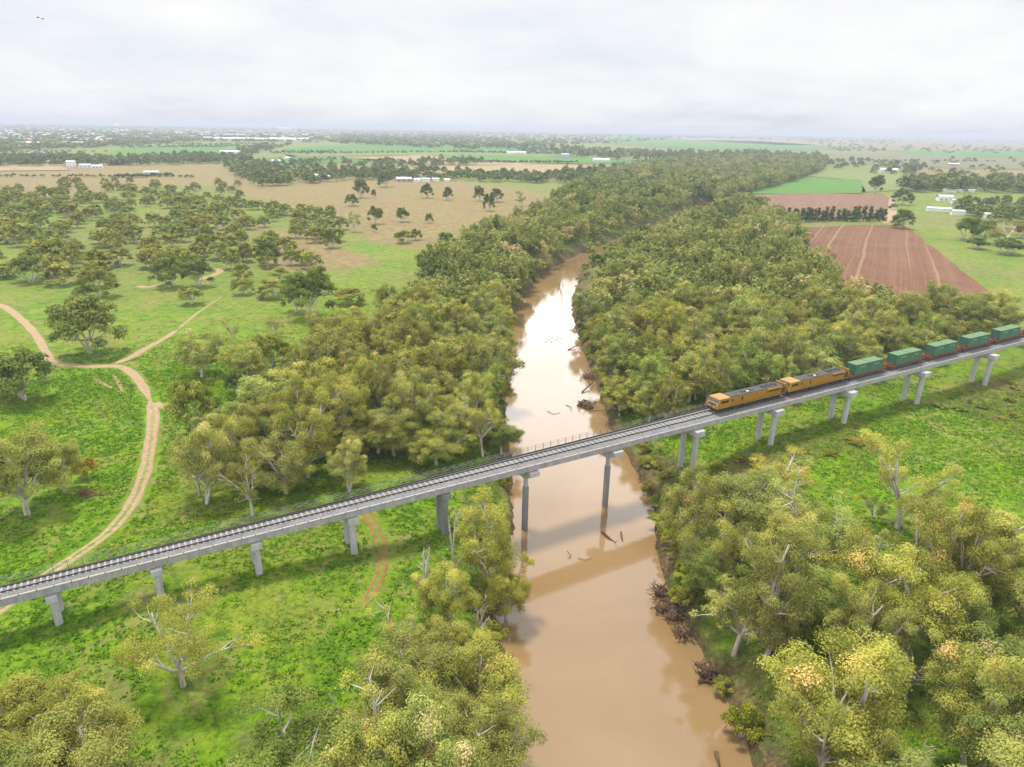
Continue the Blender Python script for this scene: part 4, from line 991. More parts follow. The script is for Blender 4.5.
def sub_where(c, u, v):
    x, y, h, w, reg, sdd = c
    if sdd < 9: s_ = 'at the water edge'
    else:
        tt = (x - BO[0]) * BN[0] + (y - BO[1]) * BN[1]
        if abs(tt) < 26: s_ = 'beside the bridge'
        elif math.hypot(x, y) > 260: s_ = 'at the far end'
        elif sdd < 30: s_ = 'near the bank'
        else: s_ = 'back from the bank'
    return s_
for k_, (pm_, u, v, c) in enumerate(gum[:NG - 6]):
    x, y, h, w, reg, sdd = c
    wts = {'A': [.3, .28, .1, .1, .14, .08], 'D': [.26, .28, .14, .14, .06, .12], 'E': [.26, .14, .16, .22, .06, .16], 'B': [.3, .3, .1, .1, .08, .12], 'C': [.3, .35, .1, .05, .15, .05]}[reg]
    ti = int(rng.choice(6, p=wts)); colr, tn_ = tone[ti]
    dist = math.hypot(x, y)
    pool = gumX if dist < 88 else (gumN if dist < 130 else gumM)
    if dist < 125 and rng.random() < .17: pool = sprN
    sz = 'tall' if h > 14 else ('low' if h < 11 else 'mid height')
    j_ = rng.uniform(.74, 1.16)
    place_tree('gum_tree', pool[int(rng.integers(len(pool)))], x, y, h, w, f'{sz} {tn_} gum {sub_where(c, u, v)}, {where[reg]}', 'tree',
               f'{sz} {tn_} gums {sub_where(c, u, v)} {where[reg]}', tuple(j_ * q for q in colr), z=float(hfun(np.array([x]), np.array([y]), np.array([sdd]))[0]))
for k_, (pm_, u, v, c) in enumerate(wood):
    x, y, h, w, reg, sdd = c; ti = int(rng.choice([0, 2, 3, 4])); colr, tn_ = tone[ti]; dist = math.hypot(x, y)
    pool = rndM if dist < 300 else rndF
    dd = 'nearer' if dist < 300 else ('middle' if dist < 420 else 'farther'); sz = 'wide' if w > 12.5 else 'narrow'
    colr = tuple(q * s_ for q, s_ in zip(colr, (1.45, 1.3, 1.25)))
    place_tree('paddock_tree', pool[int(rng.integers(len(pool)))], x, y, h, w, f'{sz} {tn_} tree in the {dd} part of the open woodland beyond the meadow', 'tree',
               f'{sz} {tn_} trees in the {dd} part of the open woodland', colr, z=0)

# ---- the mass of the farther woods, one mesh
def blob_src(seed, nleaf, ls, style, tint): 
    a = tree_arrays(seed, 14, 6, nleaf, ls, style, 3, tint); return a
srcA = [blob_src(600 + k, 1000, 1.25, 'gum', .50) for k in range(9)]
srcB = [blob_src(620 + k, 170, 3.0, 'round', .26) for k in range(6)]
def merged(name, items, srcs, label_kind='stuff', mat='leaf', trunks=True, colr=(1, 1, 1)):
    LVs, LTs, TVs, TQs = [], [], [], []; nb = 0
    for (x, y, z, h, w, dt) in items:
        a = srcs[int(rng.integers(len(srcs)))]; an = rng.uniform(0, 6.28); c_, s_ = math.cos(an), math.sin(an); sx = w / (2 * a['r']); sz = h / a['h']
        Rm = np.array([[c_ * sx, s_ * sx, 0], [-s_ * sx, c_ * sx, 0], [0, 0, sz]])
        LVs.append(a['lv'] @ Rm + [x, y, z]); LTs.append(np.clip(a['lt'] + dt, 0, 1))
        if trunks: TVs.append(a['tv'] @ Rm + [x, y, z]); TQs.append(a['tq'] + nb); nb += len(a['tv'])
    LV = np.concatenate(LVs); LT = np.concatenate(LTs); n = len(LV) // 4; q1 = np.arange(n * 4).reshape(n, 4)
    if trunks: TV = np.concatenate(TVs); TQ = np.concatenate(TQs); V_ = np.vstack([LV, TV]); Q_ = np.vstack([q1, TQ + len(LV)]); mi = np.concatenate([np.zeros(n), np.ones(len(TQ))]); lt = np.concatenate([LT, np.zeros(len(TQ))])
    else: V_, Q_, mi, lt = LV, q1, np.zeros(n), LT
    me = raw_mesh(name, V_, Q_, None, False, [('tint', 'FACE', lt)], [M[mat], M['darkbark']], mi.astype(np.int32))
    o = tag(link(name, me), kind='stuff'); o.color = (*colr, 1); return o
it = [(c[0], c[1], H1(c[0], c[1]), c[2] * rng.uniform(.8, 1.15), c[3] * rng.uniform(.85, 1.1), rng.normal(0, .17)) for _, _, _, c in gum[NG - 6:] + wood_rest]
print('stuff gums', len(it))
merged('river_woods', it, srcA, trunks=False, colr=(.80, .85, .86))
def fill_px(poly_px, n, hr, wr, rows=None):
    out_ = []; us = [p[0] for p in poly_px]; vs_ = [p[1] for p in poly_px]
    pa = [(float(a), float(b)) for a, b in poly_px]
    while len(out_) < n:
        U_ = rng.uniform(min(us), max(us), 400); V_ = rng.uniform(min(vs_), max(vs_), 400); k_ = inside(U_, V_, pa)
        for u, v in zip(U_[k_], V_[k_]):
            if v < 120 + .0166 * u + 1.0: continue
            x, y = P(u, v); out_.append((x, y, 0, rng.uniform(*hr), rng.uniform(*wr), rng.normal(0, .07)))
            if len(out_) >= n: break
    return out_
it = []
it += fill_px([(-80, 161), (60, 156), (110, 160), (180, 155), (250, 158), (252, 164), (120, 166), (-80, 168)], 520, (8, 13), (8, 14))
it += fill_px([(225, 166), (345, 160), (350, 172), (400, 178), (340, 182), (262, 188), (236, 178)], 240, (7, 12), (8, 13))
it += fill_px([(340, 172), (420, 170), (490, 176), (560, 176), (640, 172), (640, 186), (560, 184), (480, 182), (360, 180)], 300, (7, 12), (8, 13))
it += fill_px([(560, 176), (640, 168), (700, 158), (830, 158), (832, 168), (760, 186), (700, 200), (640, 212), (600, 214), (550, 210), (585, 192)], 900, (10, 16), (9, 14))
it += fill_px([(345, 165), (400, 161), (480, 160), (490, 164), (440, 168), (360, 170)], 90, (8, 13), (9, 14))
it += fill_px([(470, 146), (560, 148), (640, 154), (760, 154), (830, 158), (820, 166), (700, 164), (600, 160), (520, 153)], 620, (12, 19), (10, 16))
it += fill_px([(900, 186), (940, 182), (1060, 186), (1060, 193), (990, 194), (905, 192)], 170, (12, 18), (12, 17))
it += fill_px([(880, 168), (900, 162), (925, 166), (922, 175), (890, 176)], 30, (9, 14), (10, 16))
it += fill_px([(830, 162), (870, 160), (860, 168), (830, 170)], 24, (8, 12), (9, 14))
it += fill_px([(950, 203), (1060, 200), (1060, 226), (990, 222), (960, 214)], 110, (6, 9), (6, 11))
it += fill_px([(840, 158), (1060, 160), (1060, 184), (930, 184), (860, 174)], 60, (8, 12), (9, 15))
it += fill_px([(236, 150), (262, 146), (292, 146), (262, 154), (245, 156)], 60, (10, 15), (10, 15))
merged('distant_woodland', it, srcB, colr=(.85, .95, .85), trunks=False)
it = []
it += fill_px([(-80, 124), (350, 128), (470, 131), (480, 143), (340, 143), (200, 142), (100, 148), (-80, 154)], 3600, (8, 14), (12, 26))
it += fill_px([(-80, 122), (1100, 139), (1100, 142), (-80, 126)], 1100, (10, 16), (40, 90))
it += fill_px([(340, 132), (470, 131), (700, 137), (900, 141), (900, 144), (700, 139), (560, 146), (470, 150), (340, 144)], 1100, (11, 18), (16, 30))
it += fill_px([(500, 131), (1100, 141), (1100, 144), (500, 135)], 500, (10, 15), (30, 60))
it += fill_px([(800, 142), (1100, 146), (1100, 156), (840, 152)], 160, (8, 13), (12, 22))
srcC = [blob_src(640 + k, 46, 5.2, 'round', .22) for k in range(6)]
merged('horizon_woodland', it, srcC, colr=(.8, .92, .85), trunks=False)
# orchard and boundary rows
it = []
def row_px(p0, p1, n, h, w):
    a = np.array(P(*p0)); b = np.array(P(*p1))
    for q in range(n):
        if rng.random() < .12: continue
        c = a + (b - a) * (q + rng.uniform(-.25, .25)) / n; it.append((c[0], c[1], 0, h * rng.uniform(.8, 1.2), w * rng.uniform(.8, 1.2), rng.normal(0, .06)))
row_px((118, 146.5), (262, 146.5), 44, 7, 9); row_px((140, 144.5), (262, 144.5), 36, 7, 9); row_px((122, 148), (225, 147.5), 34, 6, 8)
row_px((272, 154), (335, 153), 20, 8, 8); row_px((300, 154.5), (470, 152.5), 34, 7, 8); row_px((455, 152.5), (560, 154.5), 36, 7, 9)
row_px((440, 162.5), (580, 163.5), 48, 6, 9); row_px((0, 152.5), (110, 152), 20, 5, 8); row_px((0, 177), (200, 178), 30, 4, 6)
row_px((118, 178), (172, 176), 22, 5, 8); row_px((860, 161), (1000, 162), 22, 6, 9)
merged('orchard_row', it, srcC, colr=(.45, .60, .48), trunks=False)

# windbreak of pines between the ploughed fields: every tree its own
for k_ in range(26):
    u = 778 + (886 - 778) * (k_ + .5) / 26; x, y = P(u, 222 - k_ * .04)
    x += rng.uniform(-1.2, 1.2); y += rng.uniform(-2, 2)
    place_tree('pine_tree', colN[k_ % 4], x, y, rng.uniform(7.5, 11), rng.uniform(5.5, 8), 'dark pine in the windbreak row between the two ploughed fields', 'tree', 'pines of the windbreak between the ploughed fields', (.85, 1, .9), z=0)

# river bank shrubs
BSH = [(722, 700, 26, 24, YL), (740, 742, 46, 44, (.95, .95, .35)), (668, 556, 22, 20, (1.2, 1.15, .4)), (664, 542, 24, 20, (.85, .85, .4)), (684, 576, 22, 20, (.9, .95, .4)), (672, 520, 18, 16, YL), (990, 726, 36, 34, (1.5, 1.4, .25)),
       (600, 366, 14, 13, (.9, .8, .5)), (592, 340, 12, 10, (.8, .9, .5)), (612, 398, 14, 12, (.95, .8, .5)), (604, 320, 12, 10, (.6, .95, .4)), (588, 300, 12, 10, (.75, .75, .5)), (86, 478, 26, 28, (1.5, .95, .4)),
       (648, 496, 18, 14, (.95, .8, .5)), (642, 462, 16, 12, (1.1, .9, .6)), (500, 696, 26, 22, (1.1, .85, .45)), (494, 742, 26, 24, (1, .8, .45)), (498, 606, 18, 16, (.9, .7, .4)), (505, 545, 18, 18, (1, .85, .5))]
for k_, (u, v, w_, h_, colr) in enumerate(BSH):
    x, y, w, h = from_px(u, v, w_, h_); sdd = float(sdist(np.array([x]), np.array([y]), RIVER)[0])
    lab = {1: 'large drooping olive yellow shrub overhanging the water near the bottom edge', 0: 'small olive shrub just upstream of the large drooping one', 6: 'bright yellow green wattle under the gums near the picture corner', 12: 'orange brown shrub beside the olive gum on the meadow'}.get(k_)
    place_tree('shrub', bushN[k_ % 4], x, y, h, w, lab or 'rounded shrub growing on the muddy river bank', 'shrub', None if lab else 'shrubs along the muddy river bank', colr)
wl = [(resamp(lb, 400), 1), (resamp(rb, 400), -1)]; nbk = 0
while nbk < 70:
    l_, sg = wl[int(rng.random() < .62)]; p = l_[int(rng.integers(20, 380))]; q = p + rng.normal(0, 2.2, 2); d_ = math.hypot(*q)
    sdd = float(sdist(np.array([q[0]]), np.array([q[1]]), RIVER)[0])
    if sdd < .6 or sdd > 6 or d_ > 330 or q[1] < 45: continue
    tt = (q[0] - BO[0]) * BN[0] + (q[1] - BO[1]) * BN[1]
    if -3 < tt < 5: continue
    place_tree('shrub', bushN[nbk % 4], q[0], q[1], rng.uniform(1.2, 3.4), rng.uniform(2.2, 5.5), 'rounded shrub growing on the muddy river bank', 'shrub', 'shrubs along the muddy river bank', [(.95, .85, .5), (.85, 1, .45), (1.05, 1.0, .5), (.7, .7, .45)][int(rng.integers(4))]); nbk += 1
# scrub under the train end of the bridge and scattered weeds
for k_ in range(64):
    z_ = [[(930, 402), (985, 376), (1060, 380), (1060, 440), (985, 416)], [(690, 450), (770, 452), (850, 428), (870, 440), (800, 470), (720, 492)], [(655, 445), (692, 478), (690, 540), (662, 520)]][k_ % 3]
    while True:
        u = rng.uniform(min(p[0] for p in z_), max(p[0] for p in z_)); v = rng.uniform(min(p[1] for p in z_), max(p[1] for p in z_))
        if inside(np.array([u]), np.array([v]), [(float(a), float(b)) for a, b in z_])[0]: break
    x, y = P(u, v); w = rng.uniform(1.5, 4.2)
    tt = (x - BO[0]) * BN[0] + (y - BO[1]) * BN[1]
    hh = rng.uniform(.5, 1.5)
    place_tree('low_shrub', bushN[k_ % 4], x, y, hh, w, 'low scrubby bush on the rough ground around the bridge piers', 'shrub', 'low scrub around the bridge piers', [(.85, .72, .45), (.8, .95, .4), (1.1, .9, .6), (.55, .7, .35)][int(rng.integers(4))])

# fallen timber, snags and root masses
def log(pts_px, r0, name, label, z, mat='timber', branches=4, cat='log'):
    pts = [np.array([*P(u, v, z_), z_]) for (u, v), z_ in zip(pts_px, z)]
    m_ = MB(); n = len(pts); m_.tube(pts, list(np.linspace(r0, r0 * .4, n)), 8)
    for _ in range(branches):
        i_ = int(rng.integers(1, n)); d = rng.normal(0, 1, 3); d[2] = abs(d[2]) * .5; d /= np.linalg.norm(d); L_ = r0 * rng.uniform(5, 12)
        m_.tube([pts[i_], pts[i_] + d * L_ * .5 + rng.normal(0, .1, 3), pts[i_] + d * L_], [r0 * .4, r0 * .25, r0 * .08], 5)
    return tag(m_.build(name, M[mat], None, True), label, cat)
w0 = WZ
log([(603, 503), (607, 511), (607, 520)], .13, 'driftwood', 'curved stick standing out of the water beside the river pier shadow', [w0 + .5, w0 + .25, w0 - .1], branches=0)
log([(602, 531), (608, 537), (614, 542)], .24, 'driftwood', 'thickest dark log in the water downstream of the bridge', [w0 + .35, w0 + .2, w0 - .05], branches=1, mat='mudwood')
log([(621, 532), (622, 538), (623, 543)], .16, 'driftwood', 'short dark stub right beside the thickest floating log', [w0 + .3, w0 + .2, w0 - .1], branches=0, mat='mudwood')
log([(567, 551), (571, 556), (567, 560)], .07, 'driftwood', 'small forked branch in the water below the bridge reflection', [w0 + .5, w0 + .2, w0 - .1], branches=2, mat='mudwood')
log([(578, 558), (585, 560), (592, 558)], .05, 'driftwood', 'thin twig lying just right of the small forked branch', [w0 + .1, w0 + .12, w0 + .05], branches=1)
log([(577, 405), (590, 410), (606, 411)], .16, 'driftwood', 'long dark branch reaching out from the bank upstream of the bridge', [w0 + .1, w0 + .3, w0 + .5], branches=6, mat='mudwood')
log([(547, 411), (553, 414), (560, 413)], .07, 'driftwood', 'small branch afloat far from the bank upstream of the bridge', [w0 + .05, w0 + .1, w0 + .05], branches=3)
log([(566, 405), (571, 407), (571, 411)], .08, 'driftwood', 'small dark twig pile between the long branch and the floating one', [w0 + .05, w0 + .2, w0 + .05], branches=3, mat='mudwood')
log([(568, 350), (574, 347), (580, 343)], .18, 'driftwood', 'dark snag at the bank below the second bend', [w0 + .1, w0 + .4, w0 + .9], branches=5, mat='mudwood')
log([(586, 353), (598, 350), (604, 340)], .14, 'fallen_tree', 'pale fallen tree with bleached branches on the far bank', [w0 + .6, w0 + 1.4, w0 + 2.2], mat='deadbark', branches=8, cat='fallen tree')
log([(582, 392), (590, 385), (600, 374)], .2, 'fallen_tree', 'dark fallen tree with roots in the water upstream of the bridge', [w0 + .2, w0 + .8, w0 + 1.6], mat='mudwood', branches=8, cat='fallen tree')
log([(652, 505), (664, 500), (676, 505)], .18, 'fallen_tree', 'grey fallen tree with many branches just below the bridge shadow', [w0 + .2, w0 + 1.0, w0 + 1.8], mat='deadbark', branches=9, cat='fallen tree')
log([(696, 663), (704, 668), (716, 673)], .3, 'driftwood', 'thick dark log against the cut bank', [w0 + .2, w0 + .25, w0 + .4], mat='mudwood', branches=2)
log([(698, 682), (706, 680), (722, 686)], .28, 'driftwood', 'dark mossy log in the water below the cut bank', [w0 + .1, w0 + .35, w0 + .6], mat='mudwood', branches=4)
log([(716, 752), (718, 760), (720, 768)], .25, 'driftwood', 'dark stump of wood at the bottom edge of the water', [w0 + .3, w0 + .2, w0], mat='mudwood', branches=1)
log([(490, 735), (500, 728), (513, 712)], .14, 'driftwood', 'thin pale branch dipping into the water from the grove', [w0 + 1.5, w0 + .8, w0 + .1], branches=5)
log([(497, 480), (510, 474), (524, 470)], .05, 'driftwood', 'twig reaching out over the water near the bridge', [w0 + 1.5, w0 + .8, w0 + .2], branches=3)
def roots(u, v, wpx, label, dens=40, z=w0 + .5):
    x, y = P(u, v, z); s_ = pxm(x, y, z); w = wpx / s_ * .5; m_ = MB()
    for _ in range(dens):
        a_ = rng.uniform(0, 6.28); q_ = math.sqrt(rng.uniform(0, 1)) * w
        p = np.array([x + q_ * math.cos(a_), y + q_ * math.sin(a_), z + rng.uniform(-.5, .8)]); d = rng.normal(0, 1, 3); d[2] *= .6; d /= np.linalg.norm(d); L_ = rng.uniform(.5, 1.5)
        m_.tube([p, p + d * L_ * .5 + rng.normal(0, .15, 3), p + d * L_ + rng.normal(0, .3, 3)], [rng.uniform(.05, .14), .06, .02], 5)
    for _ in range(6):
        a_ = rng.uniform(0, 6.28); q_ = rng.uniform(0, w * .6); c = (x + q_ * math.cos(a_), y + q_ * math.sin(a_)); rr = w * rng.uniform(.25, .45)
        m_.lathe([(rr, z - .9), (rr * .95, z - .2), (rr * .6, z + .35), (rr * .15, z + .5)], c, 9, rng.uniform(0, 1))
    tag(m_.build('root_mass', M['mudwood'], None, False), label, 'roots')
roots(672, 610, 34, 'larger tangle of brown roots and mud on the bank downstream', 120)
roots(662, 592, 22, 'smaller root tangle touching the upstream side of the larger one', 60)
roots(684, 632, 22, 'root tangle at the foot of the cut bank', 50)
roots(592, 376, 24, 'dark root tangle on the bank opposite the thick grove', 60)
roots(586, 404, 20, 'root tangle where the long branch reaches into the water', 50)
roots(648, 478, 18, 'root tangle on the bank right under the bridge', 50)
roots(706, 672, 18, 'root tangle behind the logs at the cut bank', 40)
roots(664, 545, 18, 'root tangle between olive shrubs below the bridge', 40)
# brush pile on the meadow
x, y = P(90, 498); m_ = MB()
for _ in range(60):
    p = np.array([x + rng.normal(0, 1.6), y + rng.normal(0, .8), H1(x, y) + rng.uniform(.05, .4)]); d = rng.normal(0, 1, 3); d[2] *= .25
    m_.tube([p, p + d * .9], [.06, .03], 5)
tag(m_.build('brush_pile', worn('red_brown_brush', (.12, .05, .03), (.26, .13, .08), 3, .9, .1), None), 'low red brown brush pile on the green meadow', 'brush pile')

# ------------------------------------------------------------------ weeds and tussocks near the viewer
def tufts(name, n, rmax, size, tint0, colr, thr, seed):
    r = np.random.default_rng(seed); out_ = []
    a_ = r.uniform(-.75, .75, n * 3); d_ = 30 + (rmax - 30) * np.sqrt(r.random(n * 3)); X = d_ * np.sin(a_); Y = d_ * np.cos(a_)
    dens = fbm(X, Y, 9, seed, 3); k_ = dens > thr; X, Y = X[k_][:n], Y[k_][:n]
    sd_ = sdist(X, Y, RIVER); k_ = sd_ > 2.5; X, Y, sd_ = X[k_], Y[k_], sd_[k_]
    for trk in TRK:
        k_ = seg_dist(X, Y, trk, False) > 1.9; X, Y, sd_ = X[k_], Y[k_], sd_[k_]
    Z = hfun(X, Y, sd_); m_ = len(X); k = 5
    c0 = np.repeat(np.stack([X, Y, Z], 1), k, 0) + np.column_stack([r.normal(0, size * .6, (m_ * k, 2)), r.uniform(0, size * .5, m_ * k)])
    nrm = r.normal(0, .6, (m_ * k, 3)) + [0, 0, .9]; nrm /= np.linalg.norm(nrm, axis=1)[:, None]
    ax = r.normal(0, 1, (m_ * k, 3)); ax -= nrm * (ax * nrm).sum(1)[:, None]; ax /= np.linalg.norm(ax, axis=1)[:, None]; b = np.cross(nrm, ax)
    L_ = size * r.uniform(.5, 1.2, m_ * k)[:, None]
    V_ = np.stack([c0 - ax * L_ * .6, c0 + b * L_ * .4, c0 + ax * L_ * .6, c0 - b * L_ * .4], 1).reshape(-1, 3)
    t_ = np.clip(np.repeat(tint0 + r.normal(0, .12, m_), k) + r.normal(0, .05, m_ * k), 0, 1)
    o = tag(link(name, raw_mesh(name, V_, np.arange(len(V_)).reshape(-1, 4), None, False, [('tint', 'FACE', t_)], [M['weed']])), kind='stuff'); o.color = (*colr, 1)
M['weed'] = leaf_mat('weed_leaves', [(0, (.03, .09, .004)), (.35, (.09, .22, .005)), (.65, (.20, .36, .008)), (.85, (.33, .42, .02)), (1, (.42, .32, .06))], .3)
TRK = [smooth_line(PP(l), 3) for l in ([(-40, 296), (0, 305), (20, 318), (36, 335), (46, 352), (56, 363), (90, 366), (118, 366), (134, 375), (145, 390), (152, 404), (152, 432), (149, 452), (144, 478), (134, 508), (120, 532), (100, 553), (74, 575), (45, 597), (20, 618), (-10, 640)], [(114, 364), (146, 348), (178, 330)], [(362, 505), (381, 545), (384, 562), (372, 598), (366, 612)])]
tufts('weeds', 52000, 190, .30, .42, (.9, .9, .9), .38, 71)
tufts('undergrowth', 22000, 210, .34, .33, (.95, 1, .9), .47, 72)
tufts('dry_weeds', 15000, 230, .30, .80, (.9, .85, .7), .50, 73)

# ------------------------------------------------------------------ farm and town buildings
def house(name, x, y, L_, W_, H_, rz, wall, roof, label, cat, group=None, pitch=.35, windows=2, z=0):
    o = tag(empty(name, (x, y, z), rz), label, cat, group)
    MB().box(-L_ / 2, L_ / 2, -W_ / 2, W_ / 2, -.5, H_).build('wall', M[wall], o)
    e = .45; rh = W_ / 2 * pitch
    pr = [(-W_ / 2 - e, H_ - .05), (-W_ / 2 - e, H_ + .1), (0, H_ + rh + .15), (W_ / 2 + e, H_ + .1), (W_ / 2 + e, H_ - .05), (0, H_ + rh - .02)]
    MB().extrude_x(pr, -L_ / 2 - e, L_ / 2 + e).build('roof', M[roof], o)
    for k_ in range(windows):
        xx = -L_ / 2 + L_ * (k_ + .5) / windows; MB().box(xx - .7, xx + .7, -W_ / 2 - .04, -W_ / 2 + .04, .9, 2.1).build('window', M['window'], o)
    if windows: MB().box(-.5, .5, W_ / 2 - .04, W_ / 2 + .04, 0, 2.1).build('door', M['window'], o)
    return o
FARM = [ # u, v, L m, W m, H m, rot, wall, roof, label
 (404, 181.5, 17, 11, 3, .1, 'brick', 'grey_roof', 'farmhouse with a wide blue grey hipped look roof beside a dark tree', 'house'),
 (417, 182, 7, 6, 3, .2, 'white_wall', 'white_roof', 'small cream shed right of the blue grey roofed farmhouse', 'shed'),
 (426, 182, 9, 7, 3.4, .1, 'white_wall', 'grey_roof', 'grey roofed shed behind the vase shaped tree', 'shed'),
 (436, 181.5, 7, 6, 3, -.1, 'white_wall', 'white_roof', 'white shed at the end of the farmhouse row', 'shed'),
 (447, 181.5, 6, 5, 2.4, 0, 'white_wall', 'white_roof', 'smallest white hut past the end of the farmhouse row', 'shed'),
 (312, 178, 15, 9, 3, .15, 'brick', 'white_roof', 'house with white roof left of its grey roofed neighbour among dark trees', 'house'),
 (324, 179, 14, 9, 3, -.1, 'brick', 'grey_roof', 'house with blue grey roof beside the white roofed one', 'house'),
 (592, 180, 16, 9, 3, 0, 'brick', 'red_roof', 'long low house with pink red roof in the river woods', 'house'),
 (601, 161.5, 32, 12, 4, .05, 'white_wall', 'white_roof', 'long white farm shed on the tan field edge', 'shed'),
 (565, 159, 16, 14, 9, 0, 'grey_roof', 'grey_roof', 'pale grey silo-like shed above the tan field', 'shed'),
 (653, 160, 22, 10, 4, 0, 'white_wall', 'white_roof', 'white shed amid the dark river woods', 'shed'),
 (512, 154.5, 26, 14, 5, 0, 'white_wall', 'white_roof', 'left of two white sheds at the end of the tree row', 'shed'),
 (522, 154.5, 20, 14, 5, 0, 'white_wall', 'white_roof', 'second white shed at the end of the tree row', 'shed'),
 (72, 168, 10, 8, 8, 0, 'white_wall', 'white_roof', 'tall white farm building on the tan paddock', 'farm building'),
 (86, 168, 14, 8, 4, 0, 'white_wall', 'grey_roof', 'low white building next to the tall white one', 'farm building'),
 (98, 168.5, 12, 7, 3.5, 0, 'white_wall', 'white_roof', 'small pale building at the end of the paddock farmstead', 'farm building'),
 (116, 165, 20, 9, 4, 0, 'brick', 'red_roof', 'pinkish roofed house at the edge of the dark tree belt', 'house'),
 (152, 174.5, 16, 8, 3, .1, 'white_wall', 'grey_roof', 'pale blue grey roof amid green garden shrubs', 'house'),
 (232, 153.5, 44, 14, 4, 0, 'white_wall', 'white_roof', 'long low pale shed on the green field', 'shed'),
 (276, 164, 14, 9, 5, .4, 'brick', 'white_roof', 'tan gabled house in the dark trees', 'house'),
 (287, 160, 12, 7, 4, .8, 'white_wall', 'white_roof', 'bright white roof glinting in the dark trees', 'house'),
 (888, 172, 26, 12, 4, 0, 'white_wall', 'white_roof', 'white farm shed under dark trees beyond the crop field', 'shed'),
 (953, 166, 20, 10, 4, 0, 'brick', 'white_roof', 'pale farmhouse far out on the olive paddock', 'house'),
 (938, 211.5, 17, 5, 2.6, -.1, 'white_wall', 'white_roof', 'long white shed on the green paddock above the evergreens', 'shed'),
 (944, 201, 12, 9, 4, .1, 'white_wall', 'white_roof', 'white house under the long tree belt', 'house'),
 (955, 203.5, 7, 6, 3, 0, 'white_wall', 'grey_roof', 'grey roofed shed next to the white house', 'shed'),
 (957, 215, 9, 6, 3, 0, 'white_wall', 'grey_roof', 'grey roofed hut among the scattered bushes', 'shed'),
 (949, 192.5, 13, 4, 3, 0, 'white_wall', 'white_roof', 'white van body shed at the foot of the long tree belt', 'shed'),
 (960, 192.5, 6, 3, 2.6, 0, 'white_wall', 'white_roof', 'first small white hut along the foot of the tree belt', 'shed'),
 (971, 192.5, 6, 3, 2.6, 0, 'white_wall', 'white_roof', 'second small white hut along the foot of the tree belt', 'shed'),
 (988, 218, 6, 5, 3, 0, 'white_wall', 'white_roof', 'small white hut beside the dark evergreens', 'shed'),
 (1006, 213, 9, 6, 3, 0, 'white_wall', 'grey_roof', 'grey roofed hut near the picture edge', 'shed'),
 (212, 139.5, 60, 30, 8, 0, 'white_wall', 'white_roof', 'white warehouse at the near end of the long factory', 'warehouse'),
 (258, 141, 300, 60, 8, 0, 'white_wall', 'white_roof', 'very long white factory roof on the town edge', 'factory'),
 (290, 140.5, 150, 50, 8, 0, 'white_wall', 'white_roof', 'white factory wing beside the very long roof', 'factory'),
 (235, 136.5, 110, 50, 9, 0, 'brick', 'grey_roof', 'tan factory block behind the long white roof', 'factory'),
 (40, 145.5, 90, 30, 7, 0, 'white_wall', 'white_roof', 'long white warehouse in the town trees', 'warehouse'),
 (56, 144.5, 60, 25, 6, 0, 'white_wall', 'white_roof', 'white warehouse next to the longest one in the town trees', 'warehouse'),
 (74, 145, 50, 25, 7, 0, 'white_wall', 'grey_roof', 'blue grey roofed warehouse in the town trees', 'warehouse'),
 (285, 131, 120, 80, 26, 0, 'white_wall', 'white_roof', 'big white hall on the town skyline', 'hall'),
 (563, 134.5, 280, 70, 10, 0, 'brick', 'white_roof', 'long pale factory close to the horizon', 'factory'),
]
for (u, v, L_, W_, H_, rz, wl, rf, lab, cat) in FARM:
    x, y = P(u, v); house({'house': 'farm_house', 'shed': 'shed', 'farm building': 'farm_building'}.get(cat, cat), x, y, L_, W_, H_, rz - math.atan2(x, y) * .5, wl, rf, lab, cat, windows=3 if cat in ('house', 'farm building') else 0, pitch=.35 if L_ < 50 else .12)
# water tower and silos of the town
def tower(u, v, r_, h_, label):
    x, y = P(u, v); o = tag(empty('water_tower', (x, y, 0)), label, 'water tower')
    MB().lathe([(r_ * .5, -1), (r_ * .45, h_ * .6)], (0, 0), 16).build('shaft', M['white_wall'], o, True)
    MB().lathe([(r_ * .45, h_ * .6), (r_, h_ * .7), (r_, h_ * .95), (r_ * .3, h_ * 1.02)], (0, 0), 20).build('tank', M['white_wall'], o)
tower(118, 133, 14, 46, 'white water tower rising over the town trees'); tower(296, 132, 13, 38, 'second white tower beside the big skyline hall')
# town houses: one of a kind, then copies
def proto_house(wl, rf):
    return house('town_house', 0, 0, 16, 11, 4, 0, wl, rf, 'x', 'house', 'houses scattered through the distant town trees', windows=0)
kinds = [proto_house('white_wall', 'white_roof'), proto_house('brick', 'red_roof'), proto_house('brick', 'grey_roof'), proto_house('white_wall', 'grey_roof')]
labs = ['white roofed house in the distant town trees', 'reddish roofed house in the distant town trees', 'tan house with grey roof in the distant town trees', 'white house with grey roof in the distant town trees']
used = [False] * 4; n_h = 0
tp = [(-20., 130.), (60., 128.), (160., 130.), (345., 133.), (380., 136.), (350., 139.), (200., 137.), (130., 141.), (100., 144.), (-20., 146.)]
while n_h < 190:
    u, v = rng.uniform(-20, 380), rng.uniform(128, 146)
    if not inside(np.array([u]), np.array([v]), tp)[0]: continue
    k_ = int(rng.integers(4)); x, y = P(u, v)
    o = kinds[k_] if not used[k_] else copy_tree(kinds[k_]); used[k_] = True
    o.location = (x, y, 0); o.rotation_euler.z = rng.uniform(-.6, .6); o.scale = (rng.uniform(1, 2.0), rng.uniform(1, 1.6), rng.uniform(1.0, 1.7)); o['label'] = labs[k_]; o['group'] = labs[k_].replace('house', 'houses'); n_h += 1

